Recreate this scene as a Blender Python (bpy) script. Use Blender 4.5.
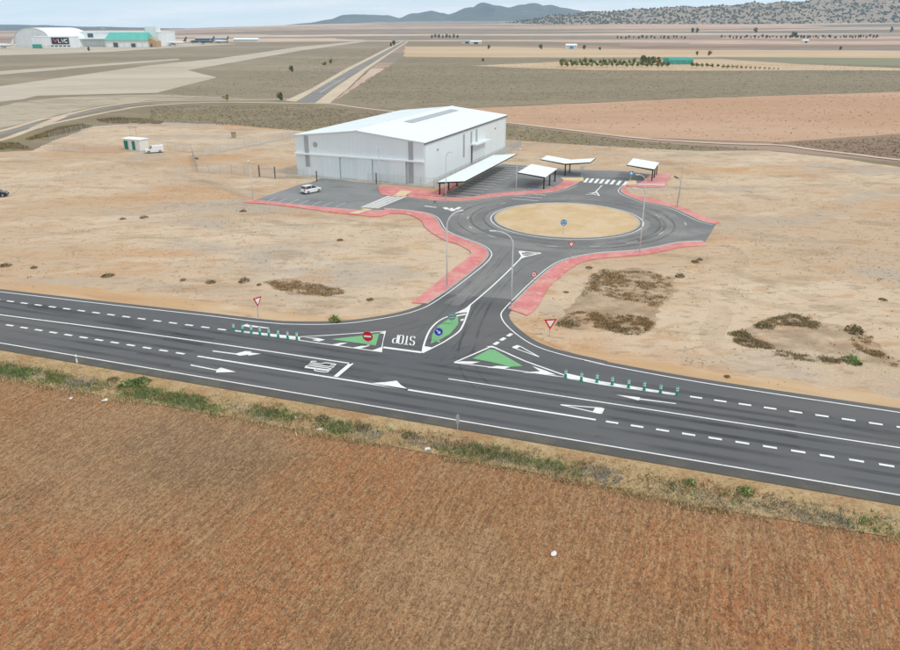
import bpy, bmesh, math, random
import numpy as np
from mathutils import Vector, Matrix
from mathutils.geometry import tessellate_polygon
random.seed(7)
rng = np.random.default_rng(7)
sc = bpy.context.scene
for o in list(bpy.data.objects):
    bpy.data.objects.remove(o)

# ------------------------------------------------------------------ camera
CAM_H, FPX, HOR = 30.0, 752.0, 24.0            # drone height (m), focal length and horizon row of the 900x650 photograph
PITCH = math.atan((325 - HOR) / FPX)
cam_d = bpy.data.cameras.new('camera')
cam = bpy.data.objects.new('camera', cam_d)
sc.collection.objects.link(cam)
cam_d.sensor_width = 36.0
cam_d.lens = FPX / 900 * 36.0
cam_d.clip_start, cam_d.clip_end = 0.5, 60000
cam.location = (0, 0, CAM_H)
cam.rotation_euler = (math.pi / 2 - PITCH, 0, 0)
sc.camera = cam
sc.render.resolution_x, sc.render.resolution_y = 1024, 740
sc.cycles.use_denoising = True
sc.cycles.max_bounces = 6
sc.cycles.transparent_max_bounces = 24
sc.cycles.volume_bounces = 1
sc.cycles.sample_clamp_indirect = 6

# ------------------------------------------------------------------ light
SUN_EL, SUN_AZ = math.radians(52), math.radians(118)   # azimuth clockwise from the view direction
world = bpy.data.worlds.new('World')
sc.world = world
world.use_nodes = True
nt = world.node_tree
N = nt.nodes
L = nt.links
bg = N['Background']
bg.inputs['Strength'].default_value = 0.1
sky = N.new('ShaderNodeTexSky')
sky.sky_type = 'NISHITA'
sky.sun_disc = False
sky.sun_elevation = SUN_EL
sky.sun_rotation = SUN_AZ
sky.air_density, sky.dust_density, sky.ozone_density = 1.0, 1.5, 1.0
tc = N.new('ShaderNodeTexCoord')
mp = N.new('ShaderNodeMapping')
mp.inputs['Scale'].default_value = (1.2, 1.2, 13.0)
L.new(tc.outputs['Generated'], mp.inputs['Vector'])
nz = N.new('ShaderNodeTexNoise')
nz.inputs['Scale'].default_value = 4.2
nz.inputs['Detail'].default_value = 7
nz.inputs['Roughness'].default_value = 0.62
nz.inputs['Distortion'].default_value = 0.35
L.new(mp.outputs[0], nz.inputs['Vector'])
rp = N.new('ShaderNodeValToRGB')
rp.color_ramp.elements[0].position = 0.36
rp.color_ramp.elements[0].color = (8.6, 9.7, 10.2, 1)
rp.color_ramp.elements[1].position = 0.64
rp.color_ramp.elements[1].color = (11.2, 11.2, 11.2, 1)
e = rp.color_ramp.elements.new(0.5)
e.color = (9.6, 10.2, 10.5, 1)
L.new(nz.outputs['Fac'], rp.inputs['Fac'])
mx = N.new('ShaderNodeMix')
mx.data_type = 'RGBA'
mx.inputs['Factor'].default_value = 0.9
L.new(sky.outputs[0], mx.inputs['A'])
L.new(rp.outputs['Color'], mx.inputs['B'])
L.new(mx.outputs['Result'], bg.inputs['Color'])
sun_d = bpy.data.lights.new('sun', 'SUN')
sun_d.energy = 1.5
sun_d.angle = math.radians(11)
sun_d.color = (1.0, 0.955, 0.89)
sun = bpy.data.objects.new('sun', sun_d)
sc.collection.objects.link(sun)
sun.rotation_euler = Vector((-math.sin(SUN_AZ) * math.cos(SUN_EL), -math.cos(SUN_AZ) * math.cos(SUN_EL), -math.sin(SUN_EL))).to_track_quat('-Z', 'Y').to_euler()
sun.location = (60, -30, 90)
sc.view_settings.view_transform = 'Standard'
sc.view_settings.look = 'None'
sc.view_settings.exposure = 0.05
sc.view_settings.gamma = 1.0

# ------------------------------------------------------------------ plan helpers
CP, SP = math.cos(PITCH), math.sin(PITCH)


def G(px, py, z=0.0):
    """ground plan: where the sight line of a photo pixel meets the level z (metres)"""
    dx, dy = (px - 450) / FPX, -(py - 325) / FPX
    d = (dx, CP + dy * SP, -SP + dy * CP)
    t = (z - CAM_H) / d[2]
    return Vector((d[0] * t, d[1] * t))


def proj(p):
    x, y, z = p[0], p[1], p[2] - CAM_H
    dep = y * CP - z * SP
    up = y * SP + z * CP
    return 450 + FPX * x / dep, 325 - FPX * up / dep


def hz(b, ytop):
    """height of something standing at plan point b whose top shows at row ytop"""
    t = (325 - ytop) / FPX
    return b[1] * (t * CP - SP) / (CP + t * SP) + CAM_H


def along(A, B, px):
    lo, hi = -0.5, 1.5
    for _ in range(50):
        m = (lo + hi) / 2
        q = A + (B - A) * m
        if proj((q.x, q.y, 0))[0] < px:
            lo = m
        else:
            hi = m
    return lo


A0 = G(0, 342.5)
RD = (G(900, 494.6) - A0).normalized()          # main road direction
RN = Vector((-RD.y, RD.x))
A0 = A0 - RN * 0.15
RANG = math.atan2(RD.y, RD.x)


def R(s, o):
    return A0 + RD * s + RN * o


def SO(p):
    q = p - A0
    return q.dot(RD), q.dot(RN)


def cr(pts, n=6, closed=False):
    """Catmull-Rom curve through plan points"""
    P = [Vector(p) for p in pts]
    m = len(P)
    out = []
    rngk = range(m) if closed else range(m - 1)
    for i in rngk:
        if closed:
            p0, p1, p2, p3 = P[i - 1], P[i], P[(i + 1) % m], P[(i + 2) % m]
        else:
            p0, p1, p2, p3 = P[max(i - 1, 0)], P[i], P[i + 1], P[min(i + 2, m - 1)]
        for k in range(n):
            t = k / n
            out.append(0.5 * ((2 * p1) + (p2 - p0) * t + (2 * p0 - 5 * p1 + 4 * p2 - p3) * t * t + (3 * p1 - p0 - 3 * p2 + p3) * t ** 3))
    if not closed:
        out.append(P[-1])
    return out


def offs(path, d):
    out = []
    m = len(path)
    for i in range(m):
        a, b = path[max(i - 1, 0)], path[min(i + 1, m - 1)]
        t = (b - a)
        if t.length < 1e-9:
            t = Vector((1, 0))
        t.normalize()
        out.append(path[i] + Vector((-t.y, t.x)) * d)
    return out


def gp(L_, n=6):
    return cr([G(*q) for q in L_], n)


# ------------------------------------------------------------------ object helpers
COL = sc.collection


def tag(o, label=None, cat=None, group=None, kind=None):
    if label: o['label'] = label
    if cat: o['category'] = cat
    if group: o['group'] = group
    if kind: o['kind'] = kind
    return o


def link(name, me, mat=None, parent=None):
    o = bpy.data.objects.new(name, me)
    COL.objects.link(o)
    if mat is not None and not me.materials:
        me.materials.append(mat)
    if parent is not None:
        o.parent = parent
    return o


def thing(name, label, cat, loc=(0, 0, 0), rz=0.0, group=None):
    o = bpy.data.objects.new(name, None)
    o.empty_display_size = 0.3
    COL.objects.link(o)
    o.location = loc
    o.rotation_euler = (0, 0, rz)
    return tag(o, label, cat, group)


def dup(root, loc, rz=0.0, label=None, group=None, scale=1.0):
    def cp(o, par):
        c = o.copy()
        COL.objects.link(c)
        c.parent = par
        for ch in o.children:
            cp(ch, c)
        return c
    r = cp(root, None)
    r.location = loc
    r.rotation_euler = (0, 0, rz)
    r.scale = (scale, scale, scale) if not isinstance(scale, tuple) else scale
    if label: r['label'] = label
    if group: r['group'] = group
    return r


class MB:
    def __init__(s):
        s.v, s.f = [], []

    def add(s, vs, fs):
        k = len(s.v)
        s.v += [tuple(p) for p in vs]
        s.f += [tuple(i + k for i in f) for f in fs]
        return s

    def box(s, x0, y0, z0, x1, y1, z1):
        return s.add([(x0, y0, z0), (x1, y0, z0), (x1, y1, z0), (x0, y1, z0), (x0, y0, z1), (x1, y0, z1), (x1, y1, z1), (x0, y1, z1)],
                     [(3, 2, 1, 0), (4, 5, 6, 7), (0, 1, 5, 4), (1, 2, 6, 5), (2, 3, 7, 6), (3, 0, 4, 7)])

    def cyl(s, p0, p1, r0, r1=None, n=10, caps=True):
        r1 = r0 if r1 is None else r1
        p0, p1 = Vector(p0), Vector(p1)
        ax = (p1 - p0).normalized()
        u = ax.orthogonal().normalized()
        w = ax.cross(u)
        vs = []
        for p, r in ((p0, r0), (p1, r1)):
            for k in range(n):
                a = 2 * math.pi * k / n
                vs.append(p + u * math.cos(a) * r + w * math.sin(a) * r)
        fs = [(k, (k + 1) % n, n + (k + 1) % n, n + k) for k in range(n)]
        if caps:
            fs += [tuple(range(n - 1, -1, -1)), tuple(range(n, 2 * n))]
        return s.add(vs, fs)

    def tube(s, pts, r, n=8):
        pts = [Vector(p) for p in pts]
        rs = r if isinstance(r, (list, tuple)) else [r] * len(pts)
        vs, fs = [], []
        u = None
        for i, p in enumerate(pts):
            t = (pts[min(i + 1, len(pts) - 1)] - pts[max(i - 1, 0)]).normalized()
            if u is None:
                u = t.orthogonal().normalized()
            else:
                u = (u - t * u.dot(t)).normalized()
            w = t.cross(u)
            for k in range(n):
                a = 2 * math.pi * k / n
                vs.append(p + (u * math.cos(a) + w * math.sin(a)) * rs[i])
        for i in range(len(pts) - 1):
            for k in range(n):
                fs.append((i * n + k, i * n + (k + 1) % n, (i + 1) * n + (k + 1) % n, (i + 1) * n + k))
        fs += [tuple(range(n - 1, -1, -1)), tuple((len(pts) - 1) * n + k for k in range(n))]
        return s.add(vs, fs)

    def flat(s, poly, z):
        poly = [Vector((p[0], p[1], 0)) for p in poly]
        tr = tessellate_polygon([poly])
        fs = []
        for t in tr:
            a, b, c = poly[t[0]], poly[t[1]], poly[t[2]]
            if (b - a).cross(c - a).z < 0:
                t = (t[0], t[2], t[1])
            fs.append(t)
        return s.add([(p.x, p.y, z) for p in poly], fs)

    def prism(s, poly, z0, z1):
        n = len(poly)
        ar = sum(poly[i][0] * poly[(i + 1) % n][1] - poly[(i + 1) % n][0] * poly[i][1] for i in range(n))
        if ar < 0:
            poly = poly[::-1]
        s.flat(poly, z1)
        vs = [(p[0], p[1], z0) for p in poly] + [(p[0], p[1], z1) for p in poly]
        return s.add(vs, [(i, (i + 1) % n, n + (i + 1) % n, n + i) for i in range(n)])

    def ribbon(s, path, w, z, off=0.0):
        a, b = offs(path, off + w / 2), offs(path, off - w / 2)
        n = len(path)
        vs = [(p.x, p.y, z) for p in a] + [(p.x, p.y, z) for p in b]
        return s.add(vs, [(n + i, n + i + 1, i + 1, i) for i in range(n - 1)])

    def wall(s, path, w, z0, z1, off=0.0):
        a, b = offs(path, off + w / 2), offs(path, off - w / 2)
        n = len(path)
        vs = [(p.x, p.y, z) for q in (a, b) for z in (z0, z1) for p in q]
        fs = []
        for i in range(n - 1):
            fs += [(3 * n + i, 3 * n + i + 1, n + i + 1, n + i), (i, n + i, n + i + 1, i + 1), (2 * n + i, 2 * n + i + 1, 3 * n + i + 1, 3 * n + i)]
        fs += [(0, 2 * n, 3 * n, n), (n - 1, 2 * n - 1, 4 * n - 1, 3 * n - 1)]
        return s.add(vs, fs)

    def loft(s, rings, caps=True):
        n = len(rings[0])
        vs = [p for r in rings for p in r]
        fs = []
        for i in range(len(rings) - 1):
            for k in range(n):
                fs.append((i * n + k, i * n + (k + 1) % n, (i + 1) * n + (k + 1) % n, (i + 1) * n + k))
        if caps:
            fs += [tuple(range(n - 1, -1, -1)), tuple((len(rings) - 1) * n + k for k in range(n))]
        return s.add(vs, fs)

    def mesh(s, name, smooth=False):
        me = bpy.data.meshes.new(name)
        me.from_pydata(s.v, [], s.f)
        if smooth:
            me.shade_smooth()
        me.update()
        return me

    def build(s, name, mat, parent=None, smooth=False, fix=False):
        me = s.mesh(name, smooth)
        if fix:
            bm = bmesh.new()
            bm.from_mesh(me)
            bmesh.ops.recalc_face_normals(bm, faces=bm.faces)
            bm.to_mesh(me)
            bm.free()
        return link(name, me, mat, parent)


def bevel(o, w, seg=2):
    m = o.modifiers.new('bevel', 'BEVEL')
    m.width, m.segments, m.limit_method = w, seg, 'ANGLE'
    return o


# ------------------------------------------------------------------ materials
MATS = {}


def lay(name, base, layers=(), rough=0.9, bump=(), spec=0.3, metal=0.0, attr=None):
    """procedural material: base colour, noise layers (colour, scale, lo, hi, strength, (sx,sy,sz), rotz), bump list (scale, strength, dist)"""
    m = bpy.data.materials.new(name)
    m.use_nodes = True
    t = m.node_tree
    n, l = t.nodes, t.links
    b = n['Principled BSDF']
    b.inputs['Roughness'].default_value = rough
    b.inputs['Specular IOR Level'].default_value = spec
    b.inputs['Metallic'].default_value = metal
    geo = n.new('ShaderNodeNewGeometry')
    cur = n.new('ShaderNodeRGB')
    cur.outputs[0].default_value = (*base, 1)
    out = cur.outputs[0]
    for i, ly in enumerate(layers):
        col, scale, lo, hi, st = ly[:5]
        sv = ly[5] if len(ly) > 5 else (1, 1, 1)
        rz = ly[6] if len(ly) > 6 else 0.0
        mpn = n.new('ShaderNodeMapping')
        mpn.vector_type = 'TEXTURE'
        mpn.inputs['Rotation'].default_value = (0, 0, rz)
        mpn.inputs['Scale'].default_value = sv
        mpn.inputs['Location'].default_value = (i * 13.7, i * 7.1, 0)
        l.new(geo.outputs['Position'], mpn.inputs['Vector'])
        z = n.new('ShaderNodeTexNoise')
        z.inputs['Scale'].default_value = scale
        z.inputs['Detail'].default_value = 6
        z.inputs['Roughness'].default_value = 0.6
        l.new(mpn.outputs[0], z.inputs['Vector'])
        mr = n.new('ShaderNodeMapRange')
        mr.interpolation_type = 'SMOOTHSTEP'
        mr.inputs['From Min'].default_value = lo
        mr.inputs['From Max'].default_value = hi
        mr.inputs['To Max'].default_value = st
        l.new(z.outputs['Fac'], mr.inputs['Value'])
        mi = n.new('ShaderNodeMix')
        mi.data_type = 'RGBA'
        l.new(mr.outputs[0], mi.inputs['Factor'])
        l.new(out, mi.inputs['A'])
        mi.inputs['B'].default_value = (*col, 1)
        out = mi.outputs['Result']
    if attr:
        at = n.new('ShaderNodeAttribute')
        at.attribute_name = attr
        mi = n.new('ShaderNodeMix')
        mi.data_type = 'RGBA'
        mi.blend_type = 'MULTIPLY'
        mi.inputs['Factor'].default_value = 1
        l.new(out, mi.inputs['A'])
        l.new(at.outputs['Color'], mi.inputs['B'])
        out = mi.outputs['Result']
    l.new(out, b.inputs['Base Color'])
    prev = None
    for scale, st, dist in bump:
        z = n.new('ShaderNodeTexNoise')
        z.inputs['Scale'].default_value = scale
        z.inputs['Detail'].default_value = 5
        l.new(geo.outputs['Position'], z.inputs['Vector'])
        bp = n.new('ShaderNodeBump')
        bp.inputs['Strength'].default_value = st
        bp.inputs['Distance'].default_value = dist
        l.new(z.outputs['Fac'], bp.inputs['Height'])
        if prev:
            l.new(prev, bp.inputs['Normal'])
        prev = bp.outputs[0]
    if prev:
        l.new(prev, b.inputs['Normal'])
    MATS[name] = m
    return m


def glassy(name, col, rough=0.08):
    m = lay(name, col, (), rough, spec=0.6)
    return m


lay('lot', (.47, .34, .225), [
    ((.555, .43, .305), .016, .44, .56, .9, (1.5, 1, 1), .2),
    ((.48, .275, .135), .028, .50, .60, .85, (2.0, 1, 1), .1),
    ((.38, .325, .265), .035, .52, .62, .8, (1.8, 1, 1), -.2),
    ((.575, .465, .345), .09, .54, .66, .75, (2.2, 1, 1), .3),
    ((.33, .235, .15), .17, .55, .66, .7, (2.5, 1, 1), -.2),
    ((.45, .27, .14), .3, .54, .66, .7, (2.2, 1, 1), .15),
    ((.31, .225, .15), .9, .52, .66, .65, (2, 1, 1), .1),
    ((.58, .47, .35), 2.6, .53, .68, .55),
    ((.22, .16, .11), 4.5, .56, .69, .7)],
    .95, [(.35, .5, .5), (2.0, .6, .15), (9, .4, .03)])
lay('shoulder_soil', (.48, .31, .17), [((.53, .39, .25), .25, .4, .6, .8, (4, 1, 1), RANG), ((.42, .24, .12), .5, .5, .7, .7, (5, 1, 1), RANG), ((.6, .52, .43), .12, .56, .7, .7), ((.34, .24, .15), 3, .55, .75, .5)], .95, [(3, .4, .06)])
lay('field_soil', (.30, .14, .06), [
    ((.32, .2, .11), .05, .45, .57, .6), ((.36, .13, .048), .03, .47, .58, .85), ((.165, .11, .06), .05, .54, .64, .8),
    ((.15, .075, .036), 1.0, .47, .62, .45, (.36, 4.5, 1), RANG), ((.42, .275, .145), 1.1, .5, .64, .4, (.36, 4, 1), RANG),
    ((.40, .265, .14), 2.2, .48, .64, .6, (.4, 1.8, 1), RANG), ((.14, .075, .04), 3.4, .50, .62, .8, (.5, 1.3, 1), RANG), ((.47, .325, .18), 8, .53, .66, .7, (.7, 1.1, 1), RANG), ((.11, .062, .035), 9, .54, .66, .8)],
    .97, [(1.4, .6, .12), (6, .7, .06)])
lay('verge_soil', (.385, .26, .13), [((.45, .33, .185), .5, .42, .6, .8), ((.33, .18, .085), .3, .5, .64, .85), ((.5, .4, .26), 4, .5, .7, .6), ((.24, .18, .09), 2.2, .54, .68, .75), ((.2, .14, .07), 6, .56, .68, .7)], .96, [(4, .6, .06)])
lay('asphalt', (.102, .103, .109), [((.128, .126, .125), .05, .42, .62, .8, (6, 1, 1), RANG), ((.086, .088, .095), .07, .48, .68, .7, (9, 1, 1), RANG), ((.16, .156, .15), 1.3, .56, .74, .4, (4, 1, 1), RANG), ((.15, .145, .14), 30, .6, .75, .35)], .82, [(45, .3, .008)])
lay('asphalt_shoulder', (.085, .083, .078), [((.13, .115, .09), .4, .45, .65, .7), ((.17, .14, .1), 3, .58, .74, .5)], .9, [(40, .3, .01)])
lay('asphalt_access', (.155, .155, .156), [((.2, .198, .195), .07, .42, .6, .85), ((.135, .136, .139), .13, .52, .7, .75), ((.17, .165, .155), .5, .58, .74, .5), ((.2, .19, .18), 25, .6, .76, .35)], .85, [(40, .3, .008)])
lay('asphalt_parking', (.2, .202, .205), [((.25, .25, .247), .08, .42, .62, .8), ((.14, .142, .145), .15, .52, .68, .7), ((.22, .21, .195), .7, .58, .74, .5)], .85, [(40, .3, .008)])


def worn_paint(name, col, wear=.62, wearcol=(.3, .3, .3)):
    return lay(name, col, [(wearcol, 6, wear, wear + .12, .8), (tuple(c * .8 for c in col), .7, .5, .7, .6)], .7)


worn_paint('road_paint', (.76, .76, .74), .58)
worn_paint('thin_paint', (.62, .62, .60), .52, (.22, .22, .22))
worn_paint('green_paint', (.165, .40, .18), .57, (.17, .26, .16))
lay('red_paving', (.55, .185, .18), [((.64, .27, .25), .25, .4, .6, .8), ((.54, .155, .16), .6, .52, .7, .7), ((.56, .37, .28), .3, .52, .66, .6), ((.60, .45, .35), 1.4, .56, .68, .6), ((.38, .13, .13), 3.5, .57, .68, .6)], .85, [(20, .2, .01)])
lay('pink_paving', (.56, .23, .22), [((.6, .36, .32), .3, .42, .62, .8), ((.5, .18, .18), .8, .52, .7, .6)], .85)
lay('yellow_paving', (.62, .47, .25), [((.66, .55, .36), .6, .42, .62, .8)], .85)
lay('kerb_concrete', (.40, .39, .37), [((.3, .29, .27), 1.2, .45, .65, .7), ((.47, .46, .43), .4, .5, .7, .6)], .9)
lay('island_soil', (.53, .38, .21), [((.58, .45, .3), .2, .4, .6, .8), ((.5, .33, .17), .35, .5, .7, .7), ((.42, .3, .17), 1.5, .55, .75, .5)], .95, [(4, .4, .05)])
lay('wall_white', (.69, .755, .785), [((.65, .71, .74), .35, .48, .7, .6, (1, 1, 6)), ((.66, .67, .66), .12, .58, .75, .5, (1, 1, 3))], .45, spec=.4)
lay('door_white', (.68, .755, .785), [((.64, .71, .74), .5, .48, .7, .6, (1, 1, 6))], .45, spec=.4)
lay('roof_white', (.79, .845, .865), [((.72, .765, .78), .2, .5, .7, .6), ((.66, .66, .65), .6, .6, .76, .4)], .5, spec=.4)
lay('panel_grey', (.33, .36, .385), [((.38, .40, .42), .8, .45, .65, .6)], .4, spec=.4)
lay('trim_white', (.77, .82, .84), [((.66, .68, .68), 1.5, .5, .7, .5)], .5)
lay('seam_pale', (.635, .69, .715), [((.6, .65, .675), .8, .45, .65, .6)], .45)
lay('dark_gap', (.10, .105, .11), [((.16, .16, .16), 2, .5, .7, .6)], .8)
lay('black_steel', (.022, .023, .025), [((.05, .05, .05), 3, .55, .75, .5)], .5)
lay('galvanised', (.47, .49, .50), [((.38, .4, .41), 4, .48, .66, .6)], .45, metal=.3)
lay('pole_white', (.62, .64, .65), [((.5, .52, .53), 3, .5, .7, .5)], .45)
lay('dark_metal', (.10, .09, .08), [((.16, .13, .1), 4, .5, .7, .5)], .6)
lay('concrete', (.46, .44, .40), [((.36, .34, .31), .6, .45, .65, .7), ((.53, .51, .47), 2, .5, .7, .5)], .92, [(6, .2, .02)])
lay('sign_white', (.78, .78, .78), [((.7, .7, .7), 5, .5, .7, .4)], .4)
lay('sign_red', (.55, .022, .035), [((.45, .02, .03), 5, .5, .7, .5)], .4)
lay('sign_blue', (.018, .075, .42), [((.015, .06, .34), 5, .5, .7, .5)], .4)
lay('sign_sky_blue', (.05, .28, .55), [((.04, .22, .45), 5, .5, .7, .5)], .4)
lay('sign_back', (.16, .25, .25), [((.2, .3, .3), 5, .5, .7, .5)], .5)
lay('bollard_green', (.012, .30, .19), [((.01, .24, .15), 6, .5, .7, .5)], .5)
lay('bollard_band', (.74, .76, .76), [((.6, .62, .62), 6, .5, .7, .5)], .4)
lay('tyre', (.018, .018, .018), [((.035, .033, .03), 8, .5, .7, .5)], .85)
lay('rim', (.4, .41, .42), [((.3, .31, .32), 9, .5, .7, .5)], .35, metal=.6)
lay('car_white', (.74, .75, .76), [((.66, .66, .65), 2, .55, .75, .5)], .25, spec=.5)
lay('car_black', (.014, .018, .028), [((.03, .03, .035), 2, .55, .75, .5)], .2, spec=.5)
lay('car_glass', (.025, .03, .035), [((.04, .045, .05), 3, .5, .7, .5)], .08, spec=.6)
lay('lamp_red', (.35, .02, .02), [((.25, .015, .015), 8, .5, .7, .5)], .25)
lay('lamp_clear', (.6, .62, .63), [((.5, .52, .53), 8, .5, .7, .5)], .15)
lay('booth_green', (.015, .20, .15), [((.012, .15, .11), 3, .5, .7, .5)], .5)
lay('teal_roof', (.10, .42, .36), [((.14, .48, .41), .15, .45, .65, .7), ((.08, .34, .3), .5, .55, .72, .6)], .6)
lay('teal_net', (.05, .30, .25), [((.08, .37, .31), .3, .45, .65, .7)], .7)
lay('hangar_sheet', (.74, .78, .80), [((.66, .70, .72), .1, .45, .65, .7, (1, 1, 4)), ((.78, .8, .81), .3, .5, .7, .6)], .55)
lay('plywood', (.45, .32, .2), [((.38, .26, .16), .5, .45, .65, .7)], .8)
lay('sign_dark', (.022, .018, .035), [((.03, .025, .045), 1, .5, .7, .5)], .5)
lay('sign_pink', (.6, .12, .2), [((.5, .1, .18), 1, .5, .7, .5)], .5)
lay('glass_dark', (.07, .09, .11), [((.1, .12, .14), .8, .5, .7, .5)], .2)
lay('aircraft_white', (.72, .74, .76), [((.62, .64, .67), .3, .48, .68, .5)], .35)
lay('aircraft_dark', (.10, .12, .16), [((.14, .16, .2), .3, .48, .68, .5)], .4)
lay('house_white', (.7, .69, .66), [((.6, .59, .56), .4, .5, .7, .5)], .8)
lay('bark', (.09, .065, .045), [((.13, .1, .07), 6, .45, .65, .7)], .95)
lay('litter_white', (.68, .68, .66), [((.5, .49, .46), 9, .5, .7, .6)], .7)
# far country
lay('steppe', (.225, .18, .12), [((.30, .24, .17), .006, .42, .6, .8, (2.5, 1, 1)), ((.20, .17, .125), .013, .5, .66, .8, (2, 1, 1)), ((.25, .215, .125), .02, .55, .7, .7, (2, 1, 1)), ((.33, .275, .205), .035, .58, .72, .6, (2, 1, 1)), ((.15, .125, .085), .12, .54, .7, .75, (2, 1, 1)), ((.38, .31, .225), .2, .57, .7, .65, (2, 1, 1))], .97)
lay('pale_steppe', (.40, .335, .25), [((.30, .25, .18), .05, .45, .6, .85, (3, 1, 1)), ((.46, .39, .3), .1, .5, .66, .8, (3, 1, 1)), ((.22, .18, .125), .25, .54, .68, .75, (2, 1, 1))], .97)
lay('scrub_strip', (.205, .16, .1), [((.22, .185, .09), .03, .45, .62, .8, (2, 1, 1)), ((.28, .23, .16), .06, .5, .68, .7), ((.15, .125, .085), .2, .55, .72, .6), ((.33, .24, .15), .1, .6, .74, .6)], .97)
lay('grey_field', (.215, .175, .11), [((.26, .21, .14), .012, .42, .6, .7, (3, 1, 1)), ((.225, .195, .12), .02, .5, .66, .7, (3, 1, 1)), ((.27, .205, .15), .03, .58, .72, .6, (3, 1, 1)), ((.165, .135, .09), .1, .52, .68, .75, (2, 1, 1)), ((.33, .27, .19), .3, .56, .68, .7, (2, 1, 1)), ((.11, .09, .06), .45, .54, .66, .8, (1.5, 1, 1))], .97)
lay('pink_field', (.42, .255, .155), [((.49, .33, .225), .012, .42, .6, .7, (3, 1, 1)), ((.40, .245, .155), .03, .5, .68, .7, (3, 1, 1)), ((.33, .2, .125), .09, .57, .72, .65, (2, 1, 1)), ((.53, .375, .26), .3, .55, .7, .6), ((.25, .15, .1), .5, .6, .72, .7)], .97)
lay('dark_field', (.23, .155, .105), [((.28, .2, .14), .02, .42, .62, .8, (3, 1, 1)), ((.17, .115, .08), .08, .5, .7, .7, (2, 1, 1)), ((.2, .17, .1), .05, .58, .72, .7)], .97)
lay('tan_field', (.47, .335, .205), [((.54, .41, .28), .01, .42, .6, .8, (4, 1, 1)), ((.44, .31, .2), .02, .5, .68, .7, (4, 1, 1)), ((.4, .33, .22), .05, .58, .72, .6, (3, 1, 1))], .97)
lay('green_field', (.20, .205, .12), [((.24, .235, .15), .01, .42, .6, .8, (4, 1, 1)), ((.25, .215, .15), .03, .52, .68, .7, (3, 1, 1))], .97)
lay('dirt_track', (.53, .43, .32), [((.47, .37, .26), .05, .45, .65, .8), ((.58, .49, .38), .12, .5, .7, .7), ((.4, .31, .21), .4, .58, .74, .6)], .96)
lay('old_asphalt', (.21, .2, .19), [((.26, .245, .225), .04, .45, .62, .8), ((.17, .165, .155), .1, .52, .7, .7)], .92)
lay('runway_paving', (.43, .365, .285), [((.33, .285, .22), .05, .54, .66, .7, (4, 1, 1), .3), ((.5, .44, .36), .03, .52, .64, .6, (5, 1, 1), .3), ((.49, .43, .35), .008, .42, .6, .8, (2, 1, 1)), ((.40, .345, .27), .02, .52, .68, .7, (2, 1, 1)), ((.37, .31, .24), .1, .6, .74, .5)], .93)
lay('hill_soil', (.30, .24, .19), [((.36, .275, .215), .004, .42, .6, .8), ((.26, .22, .17), .01, .5, .68, .8), ((.20, .18, .14), .03, .52, .66, .8)], .97)
lay('mountain_rock', (.085, .095, .09), [((.12, .125, .115), .0008, .42, .6, .8), ((.055, .065, .06), .002, .5, .68, .8)], .97)
lay('hill_scrub', (.075, .085, .06), [((.085, .09, .055), .02, .45, .65, .8)], .95)


def leafmat(name, base, alt, third, more=()):
    return lay(name, base, [*more, (alt, .9, .42, .6, .8), (third, 2.5, .5, .68, .7)], .8, attr='tint', spec=.2)


leafmat('straw', (.385, .255, .135), (.47, .33, .185), (.27, .155, .075),
        [((.38, .165, .065), .03, .47, .58, .85), ((.19, .14, .08), .05, .53, .63, .85), ((.50, .37, .22), .08, .56, .66, .8),
         ((.21, .12, .06), 1.0, .48, .62, .45, (.36, 4.5, 1), RANG), ((.54, .40, .245), 1.1, .5, .64, .45, (.36, 4, 1), RANG)])
leafmat('dry_grass', (.46, .345, .18), (.52, .42, .25), (.36, .26, .13))
leafmat('green_grass', (.19, .25, .085), (.13, .185, .065), (.28, .27, .12))
leafmat('grey_weed', (.33, .315, .285), (.26, .245, .21), (.40, .385, .36))
leafmat('brown_weed', (.29, .19, .09), (.36, .24, .125), (.18, .14, .065))
leafmat('olive_weed', (.22, .175, .09), (.29, .21, .115), (.16, .135, .07))
leafmat('clod', (.36, .265, .175), (.44, .34, .24), (.28, .2, .13))
leafmat('plain_tuft', (.19, .15, .095), (.23, .18, .115), (.155, .125, .08))
leafmat('tree_leaf', (.17, .23, .08), (.22, .26, .09), (.13, .18, .06))
leafmat('tree_leaf_yellow', (.27, .26, .1), (.31, .28, .11), (.2, .2, .07))
leafmat('dark_leaf', (.10, .13, .07), (.125, .15, .08), (.08, .1, .055))


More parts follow.
